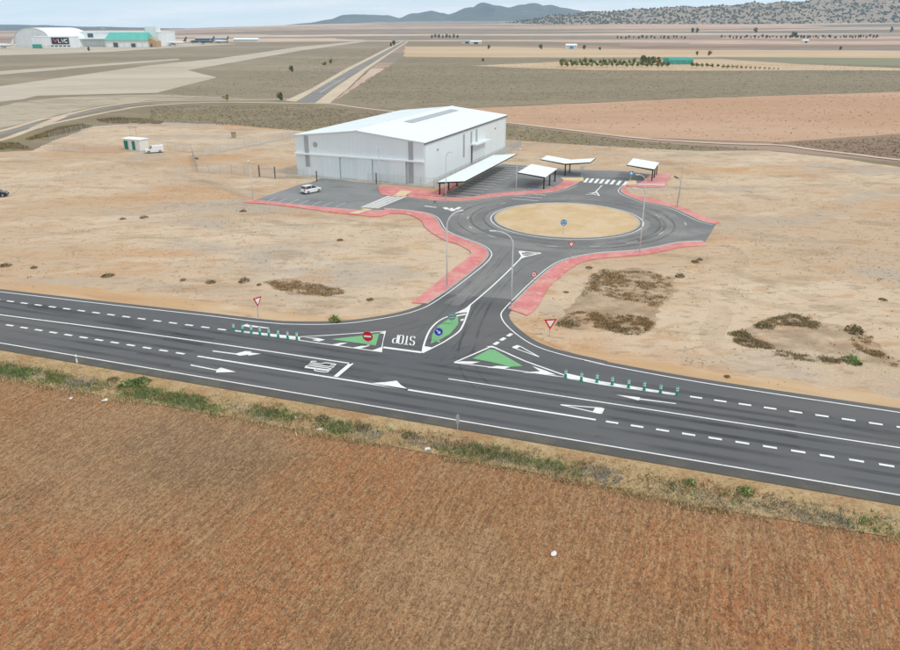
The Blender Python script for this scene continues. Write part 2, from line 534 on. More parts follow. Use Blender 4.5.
# far-ground cloth of parcels: voronoi cells stretched east-west
def far_mat():
    m = bpy.data.materials.new('far_parcels')
    m.use_nodes = True
    t = m.node_tree
    n, l = t.nodes, t.links
    b = n['Principled BSDF']
    b.inputs['Roughness'].default_value = .97
    geo = n.new('ShaderNodeNewGeometry')
    mpn = n.new('ShaderNodeMapping')
    mpn.vector_type = 'TEXTURE'
    mpn.inputs['Scale'].default_value = (900, 210, 1)
    mpn.inputs['Rotation'].default_value = (0, 0, .06)
    l.new(geo.outputs['Position'], mpn.inputs['Vector'])
    nz_ = n.new('ShaderNodeTexNoise')
    nz_.inputs['Scale'].default_value = .8
    l.new(mpn.outputs[0], nz_.inputs['Vector'])
    va = n.new('ShaderNodeVectorMath')
    va.operation = 'MULTIPLY_ADD'
    va.inputs[1].default_value = (.5, .5, 0)
    l.new(nz_.outputs['Color'], va.inputs[0])
    l.new(mpn.outputs[0], va.inputs[2])
    vo = n.new('ShaderNodeTexVoronoi')
    vo.voronoi_dimensions = '2D'
    vo.inputs['Scale'].default_value = 1.0
    l.new(va.outputs[0], vo.inputs['Vector'])
    sp = n.new('ShaderNodeSeparateColor')
    l.new(vo.outputs['Color'], sp.inputs[0])
    r_ = n.new('ShaderNodeValToRGB')
    r_.color_ramp.interpolation = 'CONSTANT'
    cs = [(0, (.29, .20, .155)), (.16, (.43, .285, .21)), (.34, (.22, .18, .135)), (.48, (.47, .325, .245)), (.64, (.34, .235, .18)), (.78, (.185, .165, .125)), (.88, (.5, .38, .29))]
    r_.color_ramp.elements[0].color = (*cs[0][1], 1)
    r_.color_ramp.elements[1].position, r_.color_ramp.elements[1].color = cs[1][0], (*cs[1][1], 1)
    for p_, c_ in cs[2:]:
        e_ = r_.color_ramp.elements.new(p_)
        e_.color = (*c_, 1)
    l.new(sp.outputs[0], r_.inputs['Fac'])
    n2 = n.new('ShaderNodeTexNoise')
    n2.inputs['Scale'].default_value = .02
    n2.inputs['Detail'].default_value = 6
    l.new(geo.outputs['Position'], n2.inputs['Vector'])
    mi = n.new('ShaderNodeMix')
    mi.data_type = 'RGBA'
    mi.blend_type = 'OVERLAY'
    mi.inputs['Factor'].default_value = .45
    l.new(r_.outputs['Color'], mi.inputs['A'])
    l.new(n2.outputs['Fac'], mi.inputs['B'])
    l.new(mi.outputs['Result'], b.inputs['Base Color'])
    MATS['far_parcels'] = m


far_mat()


# thin see-through film for rubber tyre tracks
def film(name, col, amount, scale):
    m = bpy.data.materials.new(name)
    m.use_nodes = True
    t = m.node_tree
    n, l = t.nodes, t.links
    b = n['Principled BSDF']
    b.inputs['Base Color'].default_value = (*col, 1)
    b.inputs['Roughness'].default_value = .8
    geo = n.new('ShaderNodeNewGeometry')
    z = n.new('ShaderNodeTexNoise')
    z.inputs['Scale'].default_value = scale
    z.inputs['Detail'].default_value = 5
    l.new(geo.outputs['Position'], z.inputs['Vector'])
    mr = n.new('ShaderNodeMapRange')
    mr.inputs['From Min'].default_value = .35
    mr.inputs['From Max'].default_value = .65
    mr.inputs['To Max'].default_value = amount
    l.new(z.outputs['Fac'], mr.inputs['Value'])
    l.new(mr.outputs[0], b.inputs['Alpha'])
    MATS[name] = m


film('tyre_rubber', (.055, .055, .058), .22, .35)
film('wheel_path', (.06, .06, .065), .34, .12)
film('pale_dust', (.40, .39, .37), .45, .11)
film('soil_dust', (.62, .53, .42), .4, .09)
film('weed_earth', (.36, .25, .155), .5, .35)
film('soil_track', (.40, .30, .2), .16, .3)

Z_LOT, Z_ROAD, Z_ACC, Z_MARK, Z_PAVE = 0.0, 0.026, 0.031, 0.046, 0.13

# ================================================================== SETTING
def jitter_poly(px, step, amp, closed=True):
    P = [G(*q) for q in px]
    out = []
    n = len(P)
    for i in range(n):
        a, b = P[i], P[(i + 1) % n]
        ln = (b - a).length
        st = max(step, ln / 60)
        k = max(1, int(ln / st))
        nrm = Vector((-(b - a).y, (b - a).x)).normalized()
        for j in range(k):
            t = j / k
            out.append(a + (b - a) * t + nrm * (random.uniform(-amp, amp) if j else 0))
    return out


def sheet(name, px, z, mat, step=6, amp=.6, kind='structure', label=None):
    o = MB().flat(jitter_poly(px, step, amp), z).build(name, MATS[mat])
    o['kind'] = kind
    if label:
        o['label'] = label
    return o


# --- base ground, one sheet out to the horizon (polar grid, rising gently in the far right)
def far_rise(px):
    px = min(max(px, -600), 1500)
    yh = np.interp(px, [-600, 170, 250, 340, 420, 1500], [29.5, 29.0, 26.5, 23.6, 22.6, 22.6])
    return (24 - yh) * 4600 / FPX + 30


radii = [0, 15, 40, 80, 130, 200, 300, 420, 560, 740, 950, 1200, 1500] + list(np.linspace(1700, 4700, 24)) + [4900]
azs = np.radians(np.concatenate([np.arange(-180, -50, 5), np.arange(-50, 50, .6), np.arange(50, 180, 5)]))
gm = MB()
vv, nr, na = [], len(radii), len(azs)
for r_ in radii:
    for a_ in azs:
        px_ = 450 + FPX * math.tan(a_) if abs(a_) < 1.1 else (2000 if a_ > 0 else -2000)
        z_ = -.15
        if r_ > 1500:
            t_ = min(1, (r_ - 1500) / 3100)
            z_ += max(0, far_rise(px_)) * t_ ** 1.35 + (math.sin(r_ * .004 + a_ * 19) * 1.2 * t_)
        vv.append((r_ * math.sin(a_), r_ * math.cos(a_), z_))
ff = []
for i in range(nr - 1):
    for k in range(na):
        k2 = (k + 1) % na
        if i == 0:
            ff.append((k, na + k, na + k2))
        else:
            ff.append((i * na + k, (i + 1) * na + k, (i + 1) * na + k2, i * na + k2))
gm.add(vv, ff)
ground = gm.build('ground', MATS['far_parcels'], fix=True)
if ground.data.polygons[200].normal.z < 0:
    ground.data.flip_normals()
tag(ground, kind='structure')

# --- distant hills
def ridge(name, prof, D, depth, foot, mat, rough, seed, n=160, m=26):
    """hill massif whose crest stands D metres off; prof = crest rows across the photo"""
    xs = [p[0] for p in prof]
    ys = [p[1] for p in prof]
    r2 = np.random.default_rng(seed)
    ph = r2.uniform(0, 6.28, 40)
    fr = r2.uniform(.5, 6, 40)
    vs = []
    for j in range(m + 1):
        t = j / m                                     # 0 front foot .. 1 back foot
        Y = D + (t - .6) * depth
        prof_t = math.sin(min(t / .6, 1) * math.pi / 2) ** 1.3 if t < .6 else math.cos((t - .6) / .4 * math.pi / 2) ** .8
        for i in range(n + 1):
            px = xs[0] + (xs[-1] - xs[0]) * i / n
            X = (px - 450) / FPX * D
            crest = (24 - np.interp(px, xs, ys)) * D / FPX + CAM_H
            base = foot if not callable(foot) else foot(px)
            w = sum(math.sin(X * fr[k] * .006 * 5000 / D + ph[k]) * math.cos(Y * fr[39 - k] * .008 * 5000 / D + ph[k - 1]) for k in range(12)) / 12
            h = base + (crest - base) * prof_t * (1 + rough * w * (1 if t < .55 else .3))
            vs.append((X, Y, h))
    fs = [(j * (n + 1) + i, j * (n + 1) + i + 1, (j + 1) * (n + 1) + i + 1, (j + 1) * (n + 1) + i) for j in range(m) for i in range(n)]
    o = MB().add(vs, fs).build(name, MATS[mat], smooth=True)
    tag(o, kind='structure')
    return o, vs, n, m


hill, hvs, hn, hm = ridge('hillside', [(470, 25), (500, 24), (530, 19.5), (560, 16), (600, 13.5), (640, 11), (700, 9), (740, 7), (775, 5), (800, 2.5), (830, 0), (870, -2), (900, -3), (1000, -5), (1300, -7)],
                          4600, 1500, lambda px: -4, 'hill_soil', .5, 3, n=150)
ridge('mountains', [(290, 26), (330, 22), (343, 19.5), (352, 17.5), (366, 16.2), (382, 16.6), (392, 16.8), (402, 19), (410, 17.5), (420, 15.6), (433, 13.2), (440, 14.5), (448, 16), (456, 13.5), (467, 11), (478, 8.2), (487, 6.8), (496, 8.6), (504, 10), (513, 8), (526, 8.6), (540, 8.8), (550, 9.6), (560, 11.6), (575, 14), (600, 17), (640, 22)],
      9000, 2400, -60, 'mountain_rock', .5, 5, n=240)
ridge('far_range', [(-500, 20), (-200, 22), (-60, 24), (0, 24.3), (25, 24.2), (60, 24.8), (110, 26), (170, 27.2), (240, 28.2), (330, 29)], 7600, 1800, -60, 'mountain_rock', .35, 9, n=120)
ridge('far_upland', [(130, 29.8), (165, 29.2), (200, 28.2), (240, 27.2), (290, 26.0), (340, 24), (380, 22.4), (430, 21.5), (480, 21.6), (540, 21.6), (600, 23)], 6200, 1500, -20, 'hill_soil', .25, 12, n=120)
# scrub dotted over the near hillside: thousands of low bushes, one mass
sv, sf = [], []
hv = np.array(hvs).reshape(hm + 1, hn + 1, 3)
for k in range(9500):
    j, i = random.uniform(.5, hm * .62), random.uniform(0, hn - .01)
    j0, i0 = int(j), int(i)
    a_, b_ = j - j0, i - i0
    p = (hv[j0, i0] * (1 - a_) * (1 - b_) + hv[j0 + 1, i0] * a_ * (1 - b_) + hv[j0, i0 + 1] * (1 - a_) * b_ + hv[j0 + 1, i0 + 1] * a_ * b_)
    if p[2] < 14 and random.random() < .6:
        continue
    r_ = random.uniform(2.5, 7.5)
    h_ = r_ * random.uniform(.8, 1.5)
    k0 = len(sv)
    nn = 5
    for q in range(nn):
        an = 6.283 * (q + random.uniform(-.3, .3)) / nn
        sv.append((p[0] + math.cos(an) * r_, p[1] + math.sin(an) * r_, p[2] - .5))
    for q in range(nn):
        an = 6.283 * (q + random.uniform(-.3, .3)) / nn
        sv.append((p[0] + math.cos(an) * r_ * .75, p[1] + math.sin(an) * r_ * .75, p[2] + h_ * random.uniform(.5, .8)))
    sv.append((p[0], p[1], p[2] + h_))
    for q in range(nn):
        q2 = (q + 1) % nn
        sf += [(k0 + q, k0 + q2, k0 + nn + q2, k0 + nn + q), (k0 + nn + q, k0 + nn + q2, k0 + 2 * nn)]
o = MB().add(sv, sf).build('hillside_scrub', MATS['hill_scrub'])
tag(o, 'dark green scrub bushes dotted over the far hillside', 'scrub', kind='stuff')

# --- parcels and tracks on the plain
sheet('steppe', [(-700, 47), (-300, 43.5), (150, 43), (372, 40.5), (404, 40.5), (330, 104), (318, 135), (150, 128), (-60, 165), (-700, 170)], -.10, 'steppe')
sheet('scrub_strip', [(150, 104.5), (245, 102), (300, 103), (330, 105), (395, 113), (500, 123), (640, 141), (770, 150), (900, 162), (1200, 186), (1200, 200), (900, 172), (640, 152), (505, 145), (300, 140), (150, 130), (90, 132), (30, 156), (-60, 165), (-60, 148), (60, 124)], -.06, 'scrub_strip', 3, .5)
sheet('stubble_field', [(404, 56.5), (560, 57.5), (900, 66), (1500, 78), (1500, 76), (1500, 92), (900, 91.5), (780, 95), (640, 100), (480, 107.5), (395, 111), (330, 103)], -.08, 'grey_field', 8, .8)
sheet('ploughed_field', [(470, 108), (640, 100.5), (780, 95.5), (900, 91.5), (1500, 80), (1500, 105), (900, 134.5), (780, 142), (640, 137.5), (500, 120.5), (420, 112)], -.07, 'pink_field', 8, .6)
sheet('dark_ploughed_field', [(772, 142.8), (840, 137.5), (900, 133.5), (1500, 95), (1500, 190), (900, 158.5), (815, 149)], -.065, 'dark_field', 5, .6)
sheet('pale_field', [(405, 46.2), (500, 46.5), (600, 48.5), (900, 52), (1500, 58), (1500, 63), (900, 58), (720, 57), (560, 57.3), (404, 57)], -.09, 'tan_field', 14, 1.5)
sheet('dark_strip_field', [(408, 41), (500, 40.5), (620, 43), (620, 45.5), (500, 45), (405, 45.8)], -.09, 'grey_field', 14, 1.5)
sheet('green_field', [(712, 56.6), (900, 58), (1500, 62), (1500, 74), (900, 66), (800, 62.5)], -.06, 'green_field', 14, 1)
sheet('orchard_ground', [(470, 65.5), (560, 61.5), (680, 59), (720, 59), (800, 64), (900, 68), (1500, 80), (1500, 82), (900, 70.2), (790, 70), (700, 70.5), (600, 70), (520, 67.5)], -.05, 'tan_field', 8, 1.2)
sheet('brown_strip_field', [(600, 46), (900, 45), (1500, 44), (1500, 47), (900, 47.5), (640, 48)], -.06, 'dark_field', 14, 1.5)
sheet('pale_steppe', [(-200, 150), (0, 106), (30, 100), (80, 96), (160, 94), (250, 98), (150, 100), (100, 105.5), (56, 115), (0, 128), (-200, 175)], -.075, 'pale_steppe', 4, 1.2)
# airfield
sheet('runway', [(-500, 190), (0, 101.5), (23, 99), (37, 95.5), (157, 92.5), (217, 77.3), (188, 70), (300, 50.5), (372, 40.6), (366, 40.3), (300, 46.6), (213, 59), (150, 65), (0, 86), (-500, 150)], -.05, 'runway_paving', 20, .5)
sheet('taxiway', [(-400, 98), (0, 74.5), (100, 66), (180, 59.5), (178, 58.5), (98, 64), (0, 71), (-400, 90)], -.05, 'runway_paving', 20, .6)
sheet('airport_apron', [(-500, 60), (0, 55), (60, 53.5), (110, 51.5), (200, 45.8), (240, 43.6), (200, 42.6), (120, 44.5), (-500, 45)], -.05, 'runway_paving', 20, .6)
# tracks and the old road
def track(name, px, w, z, mat):
    o = MB().ribbon(gp(px, 8), w, z).build(name, MATS[mat])
    tag(o, kind='structure')
    return o


old = [(-300, 200), (-60, 147), (0, 134), (57, 119), (100, 109.5), (150, 103)]
track('old_road', old, 3.4, -.035, 'old_asphalt')
track('dirt_track', [(-300, 190), (-60, 143.5), (0, 131), (40, 119.5), (57, 116.8), (100, 107), (150, 101), (220, 99.8), (290, 99)], 2.6, -.03, 'dirt_track')
track('dirt_track', [(-300, 210), (-60, 153), (0, 140), (35, 128), (63, 121), (117, 110.2), (150, 105.5), (215, 102), (300, 103), (330, 103.4), (356, 107), (392, 111), (440, 116), (503, 121.8), (560, 128.5), (640, 137.8), (720, 143), (780, 144.8), (811, 149), (855, 154), (900, 159.5), (1100, 180)], 2.4, -.025, 'dirt_track')
track('dirt_track', [(35, 128), (57, 118.5), (63, 116)], 3.5, -.02, 'dirt_track')
o = MB().flat([G(*q) for q in [(296, 101.5), (314, 103.2), (336, 86), (365, 67), (392, 50), (410, 39), (407.5, 39), (385, 51), (350, 69.5), (320, 87)]], -.03).build('country_road', MATS['old_asphalt'])
tag(o, kind='structure')
o = MB().flat([G(*q) for q in [(314, 103.4), (329, 103.6), (348, 88), (366, 70.5), (372, 66), (396, 49.5), (412, 38.9), (410.3, 39), (392.6, 50), (365.5, 67.2), (336.5, 86.2)]], -.028).build('road_shoulder', MATS['dirt_track'])
tag(o, kind='structure')
o = MB().flat([G(*q) for q in [(285, 100.5), (296, 101.5), (320, 87), (350, 69.5), (385, 51), (407.5, 39), (406.5, 39), (382, 50.5), (345, 69), (312, 88)]], -.028).build('road_shoulder', MATS['dirt_track'])
tag(o, kind='structure')
MB().ribbon(gp([(320, 92.5), (331, 85.5), (345, 77.5)], 4), .3, -.015).build('centre_line', MATS['thin_paint'], bpy.data.objects['country_road'])

# --- graded dirt lot around the hangar
sheet('dirt_lot', [(-700, 200), (-200, 165), (0, 152), (33, 150.5), (60, 138), (92, 126.5), (150, 122), (230, 124.5), (300, 131), (420, 137), (505, 139.5), (560, 143.5), (640, 148), (700, 151), (768, 150.5), (830, 157), (900, 167), (1300, 205), (1900, 470), (900, 425), (600, 380), (300, 340), (0, 310), (-700, 268)], Z_LOT, 'lot', 2.5, .5)

# --- foreground: verge and harvested field
vb = [SO(G(*q)) for q in [(0, 376.7), (50, 386), (100, 395), (150, 403), (200, 411.7), (250, 420.5), (300, 430), (375, 443), (450, 456.5), (500, 465.5), (550, 475), (600, 484.5), (650, 496), (700, 506), (750, 514), (800, 522), (900, 538.3)]]
VB_S, VB_O = [-170, -40] + [q[0] for q in vb] + [140, 330], [vb[0][1], vb[0][1]] + [q[1] for q in vb] + [vb[-1][1], vb[-1][1]]
vpath = [R(s, np.interp(s, VB_S, VB_O)) for s in np.arange(-170, 331, 1.5)]
verge_top = [R(s, -.8) for s in range(-170, 331, 10)]
o = MB().flat(verge_top + vpath[::-1], -.02).build('road_verge', MATS['verge_soil'])
tag(o, kind='structure')
fe = [p + RN * .25 for p in vpath]
fvs, ffs = [], []
for i, p in enumerate(fe):
    p = p + RN * random.uniform(-.18, .18)
    fvs += [(p.x, p.y, -.06)] + [((p - RN * d_).x, (p - RN * d_).y, -.06) for d_ in (12, 30, 60, 200)]
for i in range(len(fe) - 1):
    ffs += [(5 * i + k, 5 * i + k + 1, 5 * i + k + 6, 5 * i + k + 5) for k in range(4)]
o = MB().add(fvs, ffs).build('stubble_field', MATS['field_soil'])
tag(o, kind='structure')

# --- main road
up_left = [(-170, 7.6), (-70, 9.3), (-13, 11.95), (1, 12.6), (14.4, 13.35), (21, 13.6), (24.6, 13.95)]
up_right = [(55, 15.5), (58, 14.85), (65, 14.0), (71.7, 13.6), (83, 13.3), (120, 12.5), (200, 11.2), (330, 10.8)]
ul = cr([R(*q) for q in up_left], 6)
ur = cr([R(*q) for q in up_right], 6)
low = [R(s, -1.3) for s in range(-170, 331, 10)]
poly = low + offs(ur, .85)[::-1] + [R(52, 10.2), R(30, 10.2)] + offs(ul, .85)[::-1]
main_road = MB().flat(poly, Z_ROAD).build('main_road', MATS['asphalt'])
tag(main_road, kind='structure')
o = MB().ribbon([R(s, -.72) for s in range(-170, 331, 10)], 1.1, Z_ROAD + .004).build('hard_shoulder', MATS['asphalt_shoulder'], main_road)

# soil bank along the far edge of the main road
# --- access road and roundabout
LEFT = [(283, 324.3), (300, 324.7), (325, 324.7), (350, 323.3), (375, 320), (400, 315.5), (416.7, 310.8), (430, 305), (450, 291.7), (475, 272.5), (486.7, 262.5), (491.7, 255), (488.5, 249), (480, 244), (463, 237.8), (450, 232.5), (444.5, 228), (440.5, 221), (436, 216.5), (428, 213.4), (416, 211.2), (403, 209.7), (384, 208.3)]
RIGHT = [(604, 364.8), (590, 361.5), (570, 357), (545, 350), (528, 342.5), (513, 331.7), (504, 322.5), (501, 315), (504.5, 309), (516, 297), (533, 280.5), (550, 266.5), (563, 260), (577, 256.3), (597, 253), (617, 251.5), (641, 249.5), (665, 245), (680, 242), (702, 241)]
NE = [(713, 225), (700, 222), (686.7, 216), (671.7, 209.2), (656.7, 205.3), (641.7, 202.5), (631.7, 199), (623, 195.3), (618.3, 191.5), (620.5, 187.5), (624.5, 184.2)]
NWk = [(407, 197.8), (420, 199.6), (437, 201.3), (455, 201.7), (470, 201.2), (482, 199.6), (503, 196.8), (522, 195.5), (547, 193.5), (563, 190.2), (575, 185.5), (581, 181.5)]
pl, pr, pne, pnw = gp(LEFT), gp(RIGHT), gp(NE), gp(NWk)
acc_poly = offs(pl, .9) + [G(372, 205), G(400, 193)] + offs(pnw, .6) + [G(585, 176), G(628, 178)] + offs(pne, -.9)[::-1] + offs(pr, -.9)[::-1] + [R(57, 10.0), R(30, 10.0), R(24, 12.2)]
access = MB().flat(acc_poly, Z_ACC).build('access_road', MATS['asphalt_access'])
tag(access, kind='structure')
iA = [i for i, q in enumerate(pl) if (q - G(450, 291.7)).length < .01][0]
iB = [i for i, q in enumerate(pr) if (q - G(516, 297)).length < .01][0]
MB().flat(offs(pl, .9)[:iA] + offs(pr, -.9)[:iB][::-1] + [R(57, 10.0), R(30, 10.0), R(24, 12.2)], Z_ACC + .004).build('junction_surface', MATS['asphalt'], access)
# orange soil bank along the road edges
def bank(path, side, widths):
    n = len(path)
    inner = offs(path, side * .6)
    d = np.interp(np.linspace(0, 1, n), np.linspace(0, 1, len(widths)), widths)
    outer = []
    for i, p in enumerate(path):
        a_, b_ = path[max(i - 1, 0)], path[min(i + 1, n - 1)]
        t = (b_ - a_).normalized()
        outer.append(p + Vector((-t.y, t.x)) * side * (.7 + d[i] * random.uniform(.75, 1.15)))
    o = MB().flat(inner + outer[::-1], .008).build('soil_bank', MATS['shoulder_soil'])
    tag(o, kind='structure')


def fine(path, step=1.5):
    out = []
    for a_, b_ in zip(path, path[1:]):
        k = max(1, int((b_ - a_).length / step))
        out += [a_ + (b_ - a_) * (j / k) for j in range(k)]
    return out + [path[-1]]


iL = [i for i, q in enumerate(pl) if (q - G(430, 305)).length < .01][0]
iR = [i for i, q in enumerate(pr) if (q - G(501, 315)).length < .01][0]
bank(fine(ul + pl[1:iL - 4]), 1, [5, 5, 4.6, 4.8, 4.4, 3.4, 2.0, .2])
bank(fine(ur[::-1][:-8] + pr[2:iR]), -1, [3.6, 3.4, 3.2, 3.0, 3.2, 3.0, 2.0, .2])
# parking areas
o1 = MB().flat([G(*q) for q in [(253, 200.5), (300, 205.5), (346, 210), (366, 210), (395, 209.5), (412, 196), (378, 186), (378, 184), (352, 181.5), (324, 177), (312, 182), (298, 185.3)]], Z_ACC - .006).build('parking_area', MATS['asphalt_parking'])
tag(o1, kind='structure')
o2 = MB().flat([G(*q) for q in [(430, 202), (470, 200), (540, 194), (562, 189), (578, 184), (628, 184), (640, 183), (660, 176), (628, 171.2), (572, 169.5), (537, 166.3), (503, 163.8), (497, 166)]], Z_ACC - .004).build('parking_area', MATS['asphalt_parking'])
tag(o2, kind='structure')

# pavements: raised slabs with a concrete kerb
def pavement(inner, outer_px, d, mat='red_paving', n=6):
    outer = gp(outer_px, n)
    inn = offs(inner, d)
    o = MB().prism(inn + outer[::-1], 0.0, Z_PAVE).build('pavement', MATS[mat])
    tag(o, kind='structure')
    MB().wall(inner, .16, 0.0, Z_PAVE + .012, d * .86).build('kerb', MATS['kerb_concrete'], o)
    return o


iL = [i for i, q in enumerate(pl) if (q - G(430, 305)).length < .01][0]
pavement(pl[iL:], [(411.7, 303.3), (426.7, 291.7), (446.7, 275), (461.7, 263.3), (469.5, 257.2), (470.3, 252), (458, 245), (445, 240.8), (433, 234), (425, 227.5), (421.5, 221.7), (414, 216.9), (403, 214.2), (390, 214)], .55)
iR = [i for i, q in enumerate(pr) if (q - G(504.5, 309)).length < .01][0]
pavement(pr[iR:], [(527, 316), (533, 311.5), (541, 301), (549, 287), (560, 277.5), (567, 271.3), (580, 263.5), (597, 259.3), (613, 257.8), (640, 255.5), (663, 251.8), (682, 247.7), (706, 246)], -.55)
pavement(pne[::-1], [(628.5, 185.3), (625.5, 189), (629.5, 193), (637, 196), (650, 198.7), (666.7, 202.3), (680, 207), (693, 212.3), (706.7, 218), (720, 223)], .55)
pavement(pnw, [(408.5, 194.5), (422, 195.5), (440, 197.4), (457, 197.9), (472, 197.3), (482, 195.2), (503, 193), (522, 191.6), (544, 189.6), (556, 186.3), (562, 182.5), (563, 180)], .25)
# pavement strip below the left car park
inn = gp([(390, 210.4), (368, 211.3), (347, 209.4), (315, 206.7), (290, 204), (253, 200)], 5)
o = MB().prism(inn + gp([(243, 203), (265, 204.2), (290, 207), (315, 210.3), (340, 213.8), (357, 215.3), (377, 217), (390, 214)], 5), 0, Z_PAVE - .002).build('pavement', MATS['red_paving'])
tag(o, kind='structure')
MB().wall(inn, .16, 0, Z_PAVE + .01, .08).build('kerb', MATS['kerb_concrete'], o)
# corner pavement in front of the hangar
o = MB().prism([G(*q) for q in [(377.5, 187.8), (383, 186.6), (396, 186.6), (408, 188.3), (434, 191.6), (456, 182.6), (459, 183.4), (441, 196.6), (420, 195.2), (408.5, 194.3), (404, 197), (393, 196.5), (381, 195)]], 0, Z_PAVE - .004).build('pavement', MATS['red_paving'])
tag(o, kind='structure')
o = MB().prism([G(*q) for q in [(626.5, 184.9), (640, 183.5), (650, 176), (657, 174.6), (671.5, 173.8), (665, 187.3), (645, 187.6), (630, 187)]], 0, Z_PAVE - .006).build('pavement', MATS['pink_paving'])
tag(o, kind='structure')
MB().wall([G(638, 184.9), G(664.5, 184.9)], .5, Z_PAVE - .01, Z_PAVE + .006).build('pale_strip', MATS['trim_white'], o)
for q in ([(560, 178), (583.5, 178), (583.5, 181.5), (564, 180.5)], [(629, 181), (636, 181), (637, 184.6), (626, 185)], [(393.5, 196.3), (404, 196.8), (412, 191.8), (401, 190.8)], [(349, 213.6), (358, 214.3), (372, 209.8), (360, 208.7), (364, 209.8)]):
    o = MB().prism([G(*w) for w in q], 0, Z_PAVE + .006).build('tactile_paving', MATS['yellow_paving'])
    tag(o, kind='structure')

# roundabout island
ct, cb = G(567, 204), G(567, 238.3)
CX = (G(495.3, 219.8).x + G(639, 221.7).x) / 2
CEN = Vector((CX, (ct.y + cb.y) / 2))
RAD = ((G(639, 221.7).x - G(495.3, 219.8).x) / 2 + (ct.y - cb.y) / 2) / 2


def ring(r, a0=0, a1=360, n=72):
    return [CEN + Vector((math.cos(math.radians(a0 + (a1 - a0) * k / n)), math.sin(math.radians(a0 + (a1 - a0) * k / n)))) * r for k in range(n + 1)]


vs, fs = [(CEN.x, CEN.y, .42)], []
nn = 72
rr = [.25, .5, .72, .88, 1]
zz = [.4, .34, .26, .19, .13]
for q, z_ in zip(rr, zz):
    for k in range(nn):
        a_ = 2 * math.pi * k / nn
        vs.append((CEN.x + math.cos(a_) * RAD * q, CEN.y + math.sin(a_) * RAD * q, z_ + (random.uniform(-.03, .03) if q < 1 else 0)))
for k in range(nn):
    fs.append((0, 1 + k, 1 + (k + 1) % nn))
    for j in range(4):
        fs.append((1 + j * nn + k, 1 + (j + 1) * nn + k, 1 + (j + 1) * nn + (k + 1) % nn, 1 + j * nn + (k + 1) % nn))
island = MB().add(vs, fs).build('roundabout_island', MATS['island_soil'], smooth=True)
tag(island, kind='structure')
MB().wall(ring(RAD + .12), .24, 0, .15).build('kerb', MATS['kerb_concrete'], island)
MB().ribbon(ring(RAD + .75), .16, Z_MARK).build('edge_line', MATS['road_paint'], access)

# ------------------------------------------------------------------ painted markings
mk = 0


def mz(z):
    global mk
    mk += 1
    return z + .0007 * (mk % 11)


def line(path, w, parent, name='edge_line', mat='road_paint', off=0.0, z=Z_MARK):
    z = mz(z)
    return MB().ribbon(path, w, z, off).build(name, MATS[mat], parent)


def paint(px, parent, name='road_marking', mat='road_paint', z=Z_MARK):
    z = mz(z)
    return MB().flat([G(*q) for q in px], z).build(name, MATS[mat], parent)


line(low, .15, main_road, off=1.3)
line(ul + pl[:1], .15, main_road)
line([G(604, 364.8)] + ur[4:], .15, main_road)
line(pl, .14, access)
line(pr, .14, access)
line(pne, .14, access)
line(pnw[:-6], .12, access, off=-.45, mat='thin_paint')
mid = cr([R(-170, 3.9), R(-60, 4.2), R(-6.6, 6.07), R(3.6, 6.5), R(13, 6.84), R(22, 7.03), R(30, 7.1), R(36, 7.12)], 8)
line(mid, .2, main_road, 'centre_line')
line([R(SO(G(448.3, 379.2))[0], 7.03), R(70, 7.0), R(120, 6.9), R(330, 6.3)], .17, main_road, 'centre_line')
s0, s1 = SO(G(197.5, 356.7))[0], SO(G(595.8, 420.3))[0]
line([R(s0, 3.78), R(s1, 3.76)], .26, main_road, 'lane_line')
dash_me = MB().box(-.5, -.14, 0, .5, .14, .003).mesh('lane_dash')
dash_me.materials.append(MATS['road_paint'])


def dash(p, ang, parent, me=dash_me):
    o = bpy.data.objects.new('lane_dash', me)
    COL.objects.link(o)
    o.location = (p.x, p.y, Z_MARK)
    o.rotation_euler = (0, 0, ang)
    o.parent = parent


sd = SO(G(180.5, 353.7))[0]
for k in range(30):
    s_ = sd - 2.0 * k
    dash(R(s_, 3.8 + max(0, (20 - s_)) * .008), RANG, main_road)
sd = SO(G(612, 422.8))[0]
for k in range(40):
    s_ = sd + 1.985 * k
    dash(R(s_, 3.77 + max(0, s_ - 60) * .006), RANG, main_road)
sd = SO(G(221.7, 330))[0]
for k in range(30):
    s_ = sd - 2.03 * k
    dash(R(s_, np.interp(s_, [-70, -9, 9.3, 20.7], [8.8, 9.78, 10.2, 10.46])), RANG + .018, main_road)
sd = SO(G(696, 397.8))[0]
for k in range(40):
    s_ = sd + 1.985 * k
    dash(R(s_, 10.6 - (s_ - 65) * .004), RANG, main_road)
# gore wedges that carry the beacons
paint([(231.5, 331.2), (233, 330.2), (300, 337.2), (300, 341)], main_road, 'gore_marking')
paint([(564, 375.2), (566, 373.5), (600, 381.5), (678, 394.3), (677.5, 396.2), (600, 385), (566, 378.7)], main_road, 'gore_marking')
# left splitter triangle
Tl = access
line([G(300, 337.2), G(330, 335.5), G(385.8, 331.6)], .16, Tl)
line([G(300, 340.8), G(382, 352.4)], .16, Tl)
paint([(386, 331.5), (379, 333.6), (384.2, 334.2), (381.5, 347.5), (371, 351.2), (382, 352.7), (383.2, 342)], Tl)
paint([(303, 337.6), (318, 338.5), (325, 340.2), (319, 341.8), (312, 340.4), (317, 339.6)], Tl)
paint([(331, 345.2), (341, 343.2), (348, 343.2), (338, 346)], Tl)
paint([(352, 348.2), (362, 346.3), (370, 346.4), (359, 349.3)], Tl)
paint([(331, 339.6), (379.2, 334), (375.8, 346)], Tl, 'green_marking', 'green_paint')
